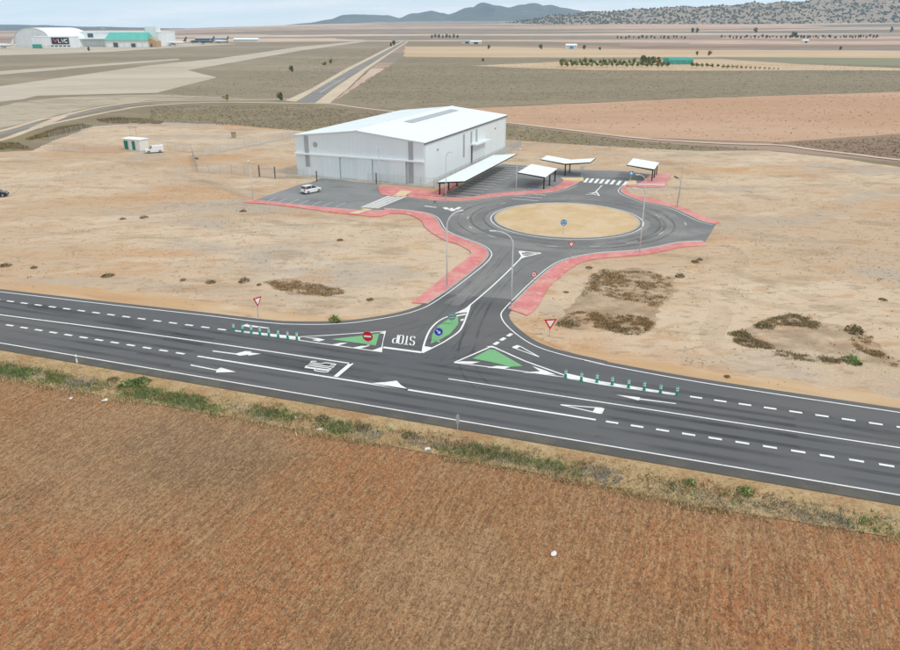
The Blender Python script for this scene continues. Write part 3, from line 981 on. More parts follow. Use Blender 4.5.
# teardrop splitter
tear = [(422.5, 353.3), (424, 345), (428, 334), (433, 326.5), (441, 320), (452, 315.3), (465, 309.5), (470, 305.5)]
line(gp(tear, 5), .2, access)
tear2 = [(422.5, 353.3), (432.5, 348.3), (445, 341.7), (458.3, 332.5), (463, 325.5), (466, 318), (468.5, 311), (470, 305.5)]
line(gp(tear2, 5), .2, access)
paint([(422.5, 353.5), (424, 346.5), (432.8, 348)], access)
paint([(458, 313.5), (465, 309.3), (472, 303), (468.6, 311), (466.8, 312.5)], access)
paint([(456, 315.8), (466.3, 313.7), (465.5, 315.2), (457, 316.8)], access)
paint([(460.5, 319.8), (464, 319), (463.3, 321), (460.5, 321.3)], access)
o = MB().prism([G(*q) for q in [(430.8, 344.2), (432.3, 335), (438, 326.5), (448, 320), (456, 316.6), (458.2, 318), (458.2, 325), (450, 334.5), (439, 340.8)]], 0, Z_MARK + .05).build('green_marking', MATS['green_paint'], access)
# throat centre line
line(gp([(470, 305.5), (488.3, 290), (505, 274.5), (516, 263.5), (521, 258.5)], 5), .2, access, 'centre_line')
tri = [(523, 257.5), (519.3, 251.5), (541, 253.3)]
for a_, b_ in ((0, 1), (1, 2), (2, 0)):
    line([G(*tri[a_]), G(*tri[b_])], .3, access, 'road_marking')
paint([(519.5, 251), (525, 251.8), (525.5, 252.7), (520.5, 253.2)], access)
paint([(519, 259.5), (522, 255.5), (528, 256.3), (523, 258.3)], access)
line([G(523, 254.6), G(536, 253.8)], .25, access, 'road_marking')
# right splitter triangle
line([G(454.2, 363), G(491.7, 346.7)], .2, access)
line([G(491.7, 346.7), G(525, 361.5), G(566, 376.2)], .2, access)
line([G(454.2, 363), G(510, 370), G(566, 377.8)], .16, access)
paint([(454.2, 363), (462, 361.7), (480, 362.2), (472, 364.2)], access)
paint([(486, 346.9), (492, 346.2), (498, 348.6), (491.5, 348)], access)
paint([(487, 368), (497, 366.3), (512, 367), (503, 369.3)], access)
paint([(522, 373), (540, 371.7), (532, 366.5), (545, 370.8), (556, 375.3)], access)
o = MB().prism([G(*q) for q in [(472.5, 359.2), (489.5, 350), (495, 350.8), (522.5, 366.8), (510, 367.4), (492, 363)]], 0, Z_MARK + .05).build('green_marking', MATS['green_paint'], access)
for c in ((496.3, 343.7), (502.8, 339.5), (509.7, 335.3)):
    p = G(*c)
    d_ = (G(509.7, 335.3) - G(496.3, 343.7))
    o = bpy.data.objects.new('lane_dash', dash_me)
    COL.objects.link(o)
    o.location = (p.x, p.y, Z_MARK)
    o.rotation_euler = (0, 0, math.atan2(d_.y, d_.x))
    o.scale = (.85, 1.5, 1)
    o.parent = access
# yield triangles painted
def hollow(px, w, base_w, par):
    P = [G(*q) for q in px]
    line([P[0], P[2]], w, par, 'yield_triangle')
    line([P[1], P[2]], w, par, 'yield_triangle')
    line([P[0], P[1]], base_w, par, 'yield_triangle')


hollow([(513.5, 348.2), (519, 346.2), (539, 357.3)], .14, .5, access)
paint([(512, 348.5), (516.5, 349), (521, 346.8), (519.5, 346)], access)
hollow([(601.5, 408.5), (599, 413.8), (560.5, 405.2)], .15, .5, main_road)
paint([(595.5, 407.8), (602.3, 408.3), (600, 414.4), (592.5, 412.5)], main_road)
# arrows
paint([(190.8, 364.9), (216.5, 370), (221, 368), (236, 372.4), (216, 373), (216.5, 371), (190.5, 366)], main_road, 'direction_arrow')
paint([(212.8, 350.9), (236, 353.9), (245, 351.6), (252, 351.9), (250.3, 353.0), (261, 354.2), (248, 356.1), (249.2, 355.0), (240, 356.2), (235.5, 354.9), (212.5, 351.9)], main_road, 'direction_arrow')
paint([(616, 395.2), (640, 397.9), (639.6, 398.9), (676, 403.8), (676, 404.6), (639.3, 400), (638.8, 401)], main_road, 'direction_arrow')
paint([(241.5, 326.2), (248, 324), (247, 325), (269, 328.2), (269, 329), (249, 327), (251.5, 328)], main_road, 'direction_arrow')
# stop bars
line([G(351.7, 363.6), G(335.5, 377.3)], .45, main_road, 'stop_line')
line([G(383.3, 347.8), G(421.5, 352.8)], .4, access, 'stop_line')
# fin beside the lane line
paint([(370, 383.7), (385, 382.6), (396.7, 381.2), (401, 385.6), (408.5, 390.2), (407, 390.8), (390, 387.8)], main_road, 'fin_marking')
STROKES = {
    'S': [[(1, .82), (.85, 1), (.15, 1), (0, .85), (0, .66), (.15, .53), (.85, .47), (1, .34), (1, .15), (.85, 0), (.15, 0), (0, .18)]],
    'T': [[(0, 1), (1, 1)], [(.5, 1), (.5, 0)]],
    'O': [[(.18, 0), (.82, 0), (1, .15), (1, .85), (.82, 1), (.18, 1), (0, .85), (0, .15), (.18, 0)]],
    'P': [[(0, 0), (0, 1), (.8, 1), (1, .86), (1, .6), (.8, .46), (0, .46)]],
    'L': [[(0, 1), (0, 0), (1, 0)]], 'V': [[(0, 1), (.5, 0), (1, 1)]], 'C': [[(1, .8), (.82, 1), (.18, 1), (0, .82), (0, .18), (.18, 0), (.82, 0), (1, .2)]],
}


def lettering(word, O, X, Y, w, par, name):
    """letters laid on the ground: O corner, X and Y the plan vectors of the word's width and height"""
    k = len(word)
    mb = MB()
    for i, ch in enumerate(word):
        for st in STROKES[ch]:
            path = [O + X * ((i + .14 + .72 * u) / k) + Y * v for u, v in st]
            mb.ribbon(path, w, Z_MARK + .0006 * i)
    return mb.build(name, MATS['road_paint'], par)


O_ = G(415.8, 337.2)
lettering('STOP', O_, G(393.3, 334.7) - O_, G(414.7, 345.8) - O_, .15, access, 'stop_lettering')
O_ = G(312.5, 361)
lettering('STOP', O_, G(302.5, 369.8) - O_, G(336.5, 364.2) - O_, .17, main_road, 'stop_lettering')
# roundabout lane dashes and arm markings
for c in ((552.5, 246.5), (595, 246.5), (491.5, 236.7), (503, 203.4), (470.5, 227.5), (467.8, 218), (685.5, 224)):
    v = G(*c) - CEN
    a_ = math.degrees(math.atan2(v.y, v.x))
    line(ring(v.length, a_ - 2.6, a_ + 2.6, 6), .14, access, 'lane_dash', 'thin_paint')
for c in ((657.5, 216), (661, 233.5), (632, 242.5)):
    v = G(*c) - CEN
    a_ = math.degrees(math.atan2(v.y, v.x))
    line(ring(v.length, a_ - 4, a_ + 4, 6), .12, access, 'lane_dash', 'thin_paint')
# west arm: give way triangles and island marking
line([G(424.5, 206.2), G(436.5, 207.6)], .45, access, 'road_marking')
for a_, b_, w in (((444.5, 207.5), (452, 211.2), .3), ((452, 211.2), (459, 207.6), .35), ((444.5, 207.5), (447.5, 209.5), .8), ((451, 208.2), (453.5, 211), .6), ((456, 209.5), (460, 207.3), .7)):
    line([G(*a_), G(*b_)], w, access, 'road_marking')
line([G(453, 215.5), G(464, 214)], .14, access, 'lane_dash', 'thin_paint')
# north arm
for a_, b_, w in (((585.5, 194.6), (597.5, 194.2), .25), ((589, 193), (599.5, 196), .22), ((599.5, 196), (596, 191.5), .25), ((596, 191.5), (602, 185.5), .22), ((592, 193.4), (597, 192.2), .5)):
    line([G(*a_), G(*b_)], w, access, 'road_marking')
for k, (x_, y_) in enumerate([(586.3, 180.4), (591.3, 180.7), (596.6, 181.1), (601.8, 181.5), (607.2, 181.9), (612.7, 182.4), (618.9, 183), (625.2, 183.5)]):
    line([G(x_ - 1.7, y_ + 2.1), G(x_ + 1.7, y_ - 2.1)], .62, access, 'crossing_stripe', z=Z_MARK + .001)
# west crossing: long pale stripes
for k in range(4):
    a_, b_ = G(361 + k * 4.6, 208.2 + k * .25), G(393 + k * 4.4, 194.6 + k * .5)
    line([a_ + (b_ - a_) * .04, b_], .75, o1, 'crossing_stripe', 'thin_paint', z=Z_MARK + .002 + k * .001)
# parking bays, left car park
for k, x_ in enumerate([266.5, 277.5, 289, 299.5, 312, 323, 335.5]):
    y_ = np.interp(x_, [253, 346], [200.6, 208.2])
    line([G(x_, y_), G(x_ + 9.5, y_ - 4)], .13, o1, 'bay_line', 'thin_paint')
# parking bays under the long canopy
PA, PB = G(441, 196.4), G(504, 164.2)
PD = (PB - PA).normalized()
PNn = Vector((PD.y, -PD.x))
LEN = (PB - PA).length
for k in range(15):
    a_ = PA + PD * (1.5 + k * 2.6) + PNn * .6
    line([a_, a_ + PNn * 5.6], .2, o2, 'bay_line', 'road_paint')
for k in range(6):
    a_ = PA + PD * (3 + k * 2.6) + PNn * 13.0
    line([a_, a_ + PNn * 5.0], .2, o2, 'bay_line', 'road_paint')
# blue accessible-bay panels by the second canopy
for k in range(2):
    a_ = PA + PD * (8.6 + k * 3) + PNn * 14.2
    MB().flat([a_, a_ + PD * 2, a_ + PD * 2 + PNn * 1.5, a_ + PNn * 1.5], Z_MARK + .003).build('blue_bay_panel', MATS['sign_sky_blue'], o2)

# tyre tracks: thin rubber films on the asphalt
tk = 0


def rubber(path, w, par, mat='tyre_rubber'):
    global tk
    tk += 1
    MB().ribbon(path, w, Z_MARK - .008 + .0006 * (tk % 12)).build('tyre_mark', MATS[mat], par)


for r_ in (1.9, 3.4, 4.1, 5.6, 6.3):
    a0 = random.uniform(0, 360)
    rubber(ring(RAD + r_, a0, a0 + random.uniform(150, 300), 60), random.uniform(.25, .5), access, 'wheel_path')
for pxs in ([(415, 345), (450, 320), (470, 296), (490, 275), (505, 257), (512, 249)], [(470, 360), (478, 335), (487, 312), (500, 292), (520, 270), (545, 256)], [(440, 362), (462, 338), (480, 310), (500, 285)], [(400, 352), (445, 360), (480, 352), (520, 356)],
            [(490, 385), (478, 372), (474, 352), (480, 325), (492, 300)], [(430, 300), (470, 292), (486, 275), (500, 258)], [(452, 372), (478, 361), (500, 340), (522, 341), (560, 357)], [(420, 320), (380, 330), (330, 330), (280, 327)],
            [(330, 352), (390, 355), (440, 345), (470, 318)]):
    p_ = gp(pxs, 10)
    rubber(p_, .22, access)
    rubber(offs(p_, 1.5), .22, access)
for r_, w in ((1.4, 1.3), (4.9, 2.6), (7.0, 1.6)):
    rubber(ring(RAD + r_), w, access, 'pale_dust')
rubber(gp([(700, 231), (680, 233), (655, 240), (600, 247)], 8), 4.5, access, 'pale_dust')
rubber(gp([(712, 231), (690, 228), (660, 214), (620, 200)], 8), 3.5, access, 'pale_dust')
rubber(gp([(500, 262), (480, 285), (450, 305)], 8), 2.0, access, 'pale_dust')
lot = bpy.data.objects['dirt_lot']
for i, (pxs, w, mt) in enumerate([([(705, 233), (760, 236), (820, 246), (900, 258), (1000, 272)], 5.5, 'soil_dust'), ([(720, 226), (780, 222), (830, 212), (850, 200), (900, 190), (1000, 180)], 4.5, 'soil_dust'), ([(560, 150), (640, 156), (720, 160), (800, 170), (840, 185), (880, 196), (960, 205)], 5, 'soil_dust'),
                               ([(0, 300), (120, 297), (260, 310), (330, 312), (400, 302)], 2.5, 'soil_track'), ([(-40, 282), (100, 282), (230, 292), (330, 300), (400, 296)], 3, 'soil_dust'), ([(150, 150), (120, 165), (60, 178), (-40, 185)], 4, 'soil_dust'), ([(255, 195), (200, 180), (165, 160), (150, 152)], 3.5, 'soil_dust'),
                               ([(0, 240), (140, 225), (260, 214), (330, 218), (390, 230)], 2.2, 'soil_track'), ([(20, 230), (160, 238), (280, 226), (400, 222)], 1.5, 'soil_track'), ([(540, 300), (600, 340), (700, 360), (900, 395)], 3, 'soil_dust'), ([(700, 262), (760, 280), (820, 300), (900, 305)], 2.2, 'soil_track'),
                               ([(690, 290), (720, 310), (712, 335), (730, 355), (800, 372)], 2.6, 'soil_track'), ([(660, 160), (700, 175), (760, 178), (850, 172)], 3, 'soil_track'), ([(20, 165), (90, 158), (200, 180), (250, 200)], 2, 'soil_track'), ([(700, 236), (735, 250), (742, 262), (730, 285), (745, 300), (900, 325)], 1.8, 'soil_track')]):
    p_ = gp(pxs, 10)
    MB().ribbon(p_, w, .004 + .0012 * i).build('wheel_track', MATS[mt], lot)
for i, pxs in enumerate(([(575, 300), (588, 280), (602, 269), (640, 268), (676, 276), (678, 292), (664, 305), (655, 324), (640, 334), (606, 331), (562, 328), (560, 318)], [(730, 335), (752, 326), (786, 316), (815, 320), (850, 328), (880, 344), (896, 362), (858, 363), (810, 358), (775, 350), (742, 344)], [(262, 281), (300, 280), (345, 290), (335, 297), (285, 293)])):
    MB().flat(jitter_poly(pxs, .8, .5), .0235 + .0006 * i).build('bare_soil_patch', MATS['weed_earth'], lot)
for o_ in (1.0, 2.7, 4.6, 6.2, 7.9, 9.4):
    for a_, b_ in ((-160, 20), (15, 75), (60, 320)):
        rubber([R(a_, o_ + random.uniform(-.2, .2)), R((a_ + b_) / 2, o_), R(b_, o_ + random.uniform(-.2, .2))], .55, main_road, 'wheel_path')
rubber(cr([R(-6, 9.6), R(10, 8.2), R(26, 5.8), R(40, 5.2)], 10), 1.6, main_road, 'wheel_path')
rubber(cr([R(75, 10.4), R(85, 8.6), R(100, 6.0), R(120, 5.2)], 10), 1.4, main_road, 'wheel_path')
rubber(cr([R(52, 13.0), R(60, 11.8), R(72, 11.0), R(90, 10.0)], 10), .8, main_road, 'wheel_path')

# ================================================================== OBJECTS
def at(px, py, Y):
    """the point on the sight line of a photo pixel at forward distance Y"""
    dx, dy = (px - 450) / FPX, -(py - 325) / FPX
    d = (dx, CP + dy * SP, -SP + dy * CP)
    t = Y / d[1]
    return Vector((d[0] * t, Y, CAM_H + d[2] * t))


# ------------------------------------------------------------------ hangar
FL, FR, BR = G(297.5, 174.5), G(424.5, 184.8), G(502.5, 147.8)
HX = (FR - FL).normalized()
HY = Vector((-HX.y, HX.x))
HW, HD, HE, HR, HRAIL = 29.8, 52.2, 8.3, 9.85, 4.45
HANG = math.atan2(HX.y, HX.x)
hangar = thing('hangar', 'large white metal hangar with low gable roof and tall sliding doors', 'hangar', (FL.x, FL.y, 0), HANG)


def fx(px):
    return along(FL, FR, px) * HW


def sy(px):
    return along(FR, BR, px) * HD


W_ = MATS['wall_white']
T_ = .2


def gable(y0, y1):
    pr_ = [(0, 0), (HW, 0), (HW, HE), (HW / 2, HR), (0, HE)]
    mb = MB()
    vs = [(x, y0, z) for x, z in pr_] + [(x, y1, z) for x, z in pr_]
    return mb.add(vs, [(4, 3, 2, 1, 0), (5, 6, 7, 8, 9)] + [(i, (i + 1) % 5, 5 + (i + 1) % 5, 5 + i) for i in range(5)])


gable(0, T_).build('front_wall', W_, hangar, fix=True)
gable(HD - T_, HD).build('back_wall', W_, hangar, fix=True)
MB().box(0, T_, 0, T_, HD - T_, HE).build('side_wall', W_, hangar)
sw = MB().box(HW - T_, T_, 0, HW, HD - T_, HE).build('side_wall', W_, hangar)
for sgn in (0, 1):
    xa, xb = (HW / 2, -.25) if sgn == 0 else (HW / 2, HW + .25)
    ze = HE - .03 - .25 * (HR - HE) / (HW / 2)
    mb = MB()
    vs = [(xa, -.25, HR), (xb, -.25, ze), (xb, HD + .25, ze), (xa, HD + .25, HR)]
    vs += [(x, y, z + .16) for x, y, z in vs]
    mb.add(vs, [(0, 1, 2, 3), (4, 5, 6, 7), (0, 1, 5, 4), (1, 2, 6, 5), (2, 3, 7, 6), (3, 0, 4, 7)])
    roof = mb.build('roof', MATS['roof_white'], hangar, fix=True)
    # standing ribs
    mb = MB()
    for k in range(1, 52):
        y_ = k * 1.0
        vs = [(xa, y_, HR + .16), (xb, y_, ze + .16), (xb, y_ + .05, ze + .16), (xa, y_ + .05, HR + .16)]
        vs += [(x, y, z + .04) for x, y, z in vs]
        mb.add(vs, [(4, 5, 6, 7), (0, 1, 5, 4), (1, 2, 6, 5), (2, 3, 7, 6), (3, 0, 4, 7)])
    r_ = mb.build('roof_rib', MATS['roof_white'], roof, fix=True)
    r_['kind'] = 'stuff'
    if sgn == 1:
        def rz_(x):
            return HR + .16 - (x - HW / 2) * (HR - HE) / (HW / 2) * 1.02
        x0, x1, y0, y1 = HW / 2 + 2.0, HW / 2 + 4.1, 18.2, 46.2
        mb = MB()
        vs = [(x0, y0, rz_(x0) + .02), (x1, y0, rz_(x1) + .02), (x1, y1, rz_(x1) + .02), (x0, y1, rz_(x0) + .02)]
        vs += [(x, y, z + .09) for x, y, z in vs]
        mb.add(vs, [(0, 1, 2, 3), (4, 5, 6, 7), (0, 1, 5, 4), (1, 2, 6, 5), (2, 3, 7, 6), (3, 0, 4, 7)])
        mb.build('skylight', MATS['panel_grey'], hangar, fix=True)
MB().box(HW / 2 - .3, -.28, HR + .12, HW / 2 + .3, HD + .28, HR + .22).build('ridge_cap', MATS['roof_white'], hangar)
MB().box(HW + .12, -.2, HE - .3, HW + .34, HD + .2, HE - .06).build('gutter', MATS['dark_gap'], hangar)
MB().box(-.34, -.2, HE - .3, -.12, HD + .2, HE - .06).build('gutter', MATS['trim_white'], hangar)
for y_ in (.4, HD - .5):
    MB().cyl((HW + .12, y_, .1), (HW + .12, y_, HE - .3), .07, n=8).build('downpipe', MATS['trim_white'], hangar)
# panel seams on the walls
mb = MB()
for k in range(1, 30):
    x_ = k * HW / 30
    zt = HE + (HR - HE) * (1 - abs(x_ - HW / 2) / (HW / 2)) - .1
    mb.box(x_ - .012, -.016, HRAIL + .35, x_ + .012, .0, zt)
mb.build('panel_seam', MATS['seam_pale'], hangar)['kind'] = 'stuff'
mb = MB()
for k in range(1, 52):
    y_ = k * HD / 52
    mb.box(HW, y_ - .012, .1, HW + .016, y_ + .012, HE - .3)
mb.build('panel_seam', MATS['seam_pale'], hangar)['kind'] = 'stuff'
# front: rail canopy, sliding leaves, grey light strips
MB().box(-.05, -.55, HRAIL, HW + .05, -.002, HRAIL + .3).build('door_rail_cover', MATS['trim_white'], hangar)
sm = [fx(p) for p in (313.5, 325.8, 342, 358.3, 374.2, 391.0, 407.5)]
for k in range(len(sm) - 1):
    y_ = -.18 if k % 2 == 0 else -.34
    lf = MB().box(sm[k] - .1, y_ - .12, .06, sm[k + 1] + (.0 if k == len(sm) - 2 else .06), y_, HRAIL - .03).build('sliding_door', MATS['door_white'], hangar)
    mb = MB()
    n_ = 4
    for q in range(1, n_):
        x_ = sm[k] + (sm[k + 1] - sm[k]) * q / n_
        mb.box(x_ - .02, y_ - .135, .12, x_ + .02, y_ - .12, HRAIL - .1)
    mb.build('leaf_seam', MATS['seam_pale'], lf)
    MB().box(sm[k + 1] - .1, y_ - .16, .06, sm[k + 1] - .02, y_ - .12, HRAIL - .03).build('edge_trim', MATS['dark_gap'], lf)
MB().box(sm[0] - .3, -.6, .0, sm[-1] + .3, -.1, .05).build('door_track', MATS['dark_gap'], hangar)
xg = fx(391)
MB().box(xg - .1, -.4, .06, xg + .12, -.02, HRAIL - .03).build('door_gap', MATS['dark_gap'], hangar)
for a_, b_, za in ((306.6, 310.6, 1.9), (408.9, 413.7, .1)):
    xa, xb = fx(a_), fx(b_)
    zt = HE + (HR - HE) * (1 - abs((xa + xb) / 2 - HW / 2) / (HW / 2)) - .25
    MB().box(xa, -.05, HRAIL + .32, xb, -.001, zt).build('light_strip', MATS['panel_grey'], hangar)
    MB().box(xa, -.05, za, xb, -.001, HRAIL - .02).build('light_strip', MATS['panel_grey'], hangar)
xa, xb = fx(308.8), fx(313.0)
dr = MB().box(xa, -.12, .05, xb, -.001, 1.85).build('entrance_door', MATS['trim_white'], hangar)
MB().box(xb - .2, -.17, .95, xb - .1, -.12, 1.05).build('door_handle', MATS['dark_metal'], dr)
MB().cyl((fx(317.3), -.001, 6.6), (fx(317.3), -.06, 6.6), .55, n=20).build('wall_disc', MATS['panel_grey'], hangar)
# right side: grey strips, loading door and its little roof
for px_, z0, z1 in ((462.3, 2.2, 7.3), (469.4, 4.6, 7.3), (474.4, 4.6, 7.4)):
    y_ = sy(px_)
    MB().box(HW + .001, y_ - .5, z0, HW + .05, y_ + .5, z1).build('light_strip', MATS['panel_grey'], hangar)
ya, yb = sy(469.3), sy(482)
ld = MB().box(HW + .001, ya, .05, HW + .1, yb, 4.0).build('loading_door', MATS['door_white'], hangar)
MB().box(HW + .1, ya - .12, .05, HW + .2, ya + .5, 4.0).build('door_edge', MATS['dark_gap'], ld)
mb = MB()
for q in range(1, 6):
    mb.box(HW + .1, ya + .6, .6 * q, HW + .118, yb - .1, .6 * q + .05)
mb.build('leaf_seam', MATS['panel_grey'], ld)
MB().box(HW + .002, ya - .3, 4.25, HW + 1.5, yb + .5, 4.5).build('door_canopy', MATS['trim_white'], hangar)
for k, px_ in enumerate((437, 492)):
    y_ = sy(px_)
    MB().box(HW + .001, y_ - .25, 5.9, HW + .25, y_ + .25, 6.2).build('wall_lamp', MATS['panel_grey'], hangar)
# concrete apron strips round the hangar
ap = MB().flat([FL + HX * (HW + .0) - HY * 1.2, FL + HX * (HW + 2.2) - HY * 1.2, FL + HX * (HW + 2.2) + HY * (HD + 1), FL + HX * HW + HY * (HD + 1)], .02).build('concrete_path', MATS['concrete'])
tag(ap, kind='structure')
ap = MB().flat([FL - HX * .6 - HY * 1.6, FL + HX * (HW + .0) - HY * 1.6, FL + HX * (HW + .0) + HY * .1, FL - HX * .6 + HY * .1], .046).build('concrete_path', MATS['concrete'])
tag(ap, kind='structure')

# ------------------------------------------------------------------ fences (mesh panels on posts)
post_me = MB().cyl((0, 0, 0), (0, 0, 2.1), .03, n=6).mesh('post')
post_me.materials.append(MATS['galvanised'])


def fence(pts, label, h=2.0, step=3.0, foot=False, wire=.009, gap=.12):
    P = [Vector(p) for p in pts]
    root = thing('mesh_fence', label, 'fence', (P[0].x, P[0].y, 0), group='mesh fences round the hangar plot')
    wires, rails, base = MB(), MB(), MB()
    for a, b in zip(P, P[1:]):
        ln = (b - a).length
        d = (b - a) / ln
        k = max(1, round(ln / step))
        for q in range(k + 1):
            p = a + d * (ln * q / k) - P[0]
            o = bpy.data.objects.new('post', post_me)
            COL.objects.link(o)
            o.location = (p.x, p.y, 0)
            o.parent = root
        kk = int(ln / gap)
        for q in range(kk):
            p = a + d * (ln * (q + .5) / kk) - P[0]
            t = d * wire
            nn_ = Vector((-d.y, d.x)) * wire
            c = [p + t, p + nn_, p - t, p - nn_]
            wires.add([(v.x, v.y, .08) for v in c] + [(v.x, v.y, h) for v in c], [(i, (i + 1) % 4, 4 + (i + 1) % 4, 4 + i) for i in range(4)])
        for z in [.1 + .19 * i for i in range(11)]:
            a_, b_ = a - P[0], b - P[0]
            rails.cyl((a_.x, a_.y, z), (b_.x, b_.y, z), .006 if .15 < z < 1.9 else .016, n=4, caps=False)
        if foot:
            base.wall([a - P[0], b - P[0]], .3, 0, .22)
    wires.build('wire_mesh', MATS['galvanised'], root)['kind'] = 'stuff'
    rails.build('rail_wire', MATS['galvanised'], root)
    if foot:
        base.build('footing', MATS['concrete'], root)
    return root


fence([G(197.5, 172.2), G(232, 174), G(258.5, 176.8)], 'wire mesh fence left of the hangar, along its near side')
fence([G(275.8, 178.6), G(298, 177.3)], 'short wire mesh fence between gate posts and the hangar corner')
fence([G(192.5, 155.5), G(197.5, 172.2)], 'wire mesh fence end panel standing left of the hangar yard', gap=.07)
fence([G(194, 157.5), G(245, 147.5), G(296.5, 136.8)], 'wire mesh fence on pale footing running behind hangar yard', foot=True)
c0 = FL + HX * (HW + 3.2) - HY * 2.6
fence([c0, c0 + HY * (HD * .5), c0 + HY * 58], 'long wire mesh fence beside the right hangar wall', foot=True)
fence([c0 + HY * 58, c0 + HY * 58 - HX * 8], 'wire mesh fence panel behind the far hangar corner', gap=.08)
fence([FL - HX * .5 - HY * 3.4, FL + HX * 4 - HY * 3.6], 'short wire mesh fence before the white entrance door')
fence([FL + HX * 18.4 - HY * 2.6, c0], 'wire mesh fence along the red pavement before the hangar')
fence([G(45, 150), G(85, 152.5), G(121, 152.8)], 'faint wire mesh fence left of the white booth')
fence([G(168, 150), G(192, 152.5)], 'faint wire mesh fence right of the parked van')
fence([G(50, 140), G(92, 129), G(150, 125), G(215, 128.5)], 'faint wire mesh fence along the far edge of the lot', gap=.3)
# yard gate of vertical bars
ga, gb = G(259.6, 176.6), G(275.4, 178.4)
gt = thing('yard_gate', 'grey barred gate in the fence left of the hangar', 'gate', (ga.x, ga.y, 0), math.atan2((gb - ga).y, (gb - ga).x))
gl = (gb - ga).length
for x_ in (0, gl):
    MB().box(x_ - .09, -.09, 0, x_ + .09, .09, 2.4).build('gate_post', MATS['dark_metal'], gt)
for k in range(12):
    x_ = .2 + (gl - .4) * k / 11
    MB().box(x_ - .025, -.02, .12, x_ + .025, .02, 2.0).build('bar', MATS['galvanised'], gt)
MB().box(.1, -.03, .1, gl - .1, .03, .18).box(.1, -.03, 1.95, gl - .1, .03, 2.03).build('gate_frame', MATS['galvanised'], gt)
for px_, lb in (((317, 182.3), 'dark square gate pillar in front of hangar sliding doors, left one'), ((376.5, 184.2), 'dark square gate pillar in front of hangar sliding doors, right one')):
    p = G(*px_)
    o = thing('gate_pillar', lb, 'pillar', (p.x, p.y, 0), HANG, 'gate pillars before the hangar')
    MB().box(-.09, -.09, 0, .09, .09, 2.3).build('shaft', MATS['dark_metal'], o)
    MB().box(-.13, -.13, 2.3, .13, .13, 2.36).build('cap', MATS['galvanised'], o)
    MB().box(-.2, -.2, 0, .2, .2, .08).build('base_plate', MATS['concrete'], o)

# ------------------------------------------------------------------ car-park canopies
CB = G(439.7, 195.2)
CV = (BR - FR).normalized()
CN = Vector((CV.y, -CV.x))
CANG = math.atan2(CV.y, CV.x)


def canopy(label, l0, w0, length, posts, wings, zp, group='white car-park canopies'):
    """wings: list of (reach, rise) across; local x along the row, local y to the left (minus = CN side)"""
    p = CB + CV * l0 + CN * w0
    root = thing('car_park_canopy', label, 'canopy', (p.x, p.y, Z_ACC), CANG, group)
    for k in range(posts):
        x_ = .5 + (length - 1.0) * k / (posts - 1)
        MB().box(x_ - .11, -.11, 0, x_ + .11, .11, zp).build('post', MATS['black_steel'], root)
        MB().box(x_ - .25, -.25, 0, x_ + .25, .25, .04).build('base_plate', MATS['black_steel'], root)
        for reach, rise in wings:
            mb = MB()
            z0, z1 = zp, zp + rise
            s_ = 1 if reach > 0 else -1
            vs = []
            for dx in (-.08, .08):
                vs += [(x_ + dx, -s_ * .12, z0 - .16), (x_ + dx, reach, z1 - .06), (x_ + dx, reach, z1 + .08), (x_ + dx, -s_ * .12, z0 + .08)]
            mb.add(vs, [(0, 1, 2, 3), (7, 6, 5, 4), (0, 4, 5, 1), (1, 5, 6, 2), (2, 6, 7, 3), (3, 7, 4, 0)])
            mb.build('beam', MATS['black_steel'], root, fix=True)
    for reach, rise in wings:
        s_ = 1 if reach > 0 else -1
        ex = .25
        mb = MB()
        y0, y1 = -s_ * (.3 if len(wings) == 1 else 0), reach + s_ * ex
        z0, z1 = zp + .14, zp + rise * (1 + ex / abs(reach)) + .14
        vs = [(0, y0, z0), (length, y0, z0), (length, y1, z1), (0, y1, z1)]
        vs += [(x, y, z + .09) for x, y, z in vs]
        mb.add(vs, [(0, 1, 2, 3), (4, 5, 6, 7), (0, 1, 5, 4), (1, 2, 6, 5), (2, 3, 7, 6), (3, 0, 4, 7)])
        rf = mb.build('roof_sheet', MATS['roof_white'], root, fix=True)
        mb = MB()
        for q in range(1, int(length)):
            mb.add([(q, y0, z0 + .09), (q + .05, y0, z0 + .09), (q + .05, y1, z1 + .09), (q, y1, z1 + .09)] + [(q, y0, z0 + .12), (q + .05, y0, z0 + .12), (q + .05, y1, z1 + .12), (q, y1, z1 + .12)],
                   [(4, 5, 6, 7), (0, 1, 5, 4), (1, 2, 6, 5), (2, 3, 7, 6), (3, 0, 4, 7)])
        mb.build('sheet_rib', MATS['roof_white'], rf, fix=True)['kind'] = 'stuff'
        for f_ in (.12, .5, .88):
            yy, zz_ = y0 + (y1 - y0) * f_, z0 + (z1 - z0) * f_
            MB().box(.05, yy - .05, zz_ - .1, length - .05, yy + .05, zz_ - .005).build('purlin', MATS['black_steel'], root)
        MB().box(-.02, min(y1, y1 + s_ * .06), z1 - .1, length + .02, max(y1, y1 + s_ * .06), z1 + .1).build('edge_flashing', MATS['black_steel'], root)
        for x_ in (-.06, length):
            mb = MB()
            vs = [(x_, y0, z0 - .12), (x_ + .06, y0, z0 - .12), (x_ + .06, y1, z1 - .12), (x_, y1, z1 - .12)]
            vs += [(x, y, z + .19) for x, y, z in vs]
            mb.add(vs, [(0, 1, 2, 3), (4, 5, 6, 7), (0, 1, 5, 4), (1, 2, 6, 5), (2, 3, 7, 6), (3, 0, 4, 7)])
            mb.build('end_flashing', MATS['black_steel'], root, fix=True)
    return root


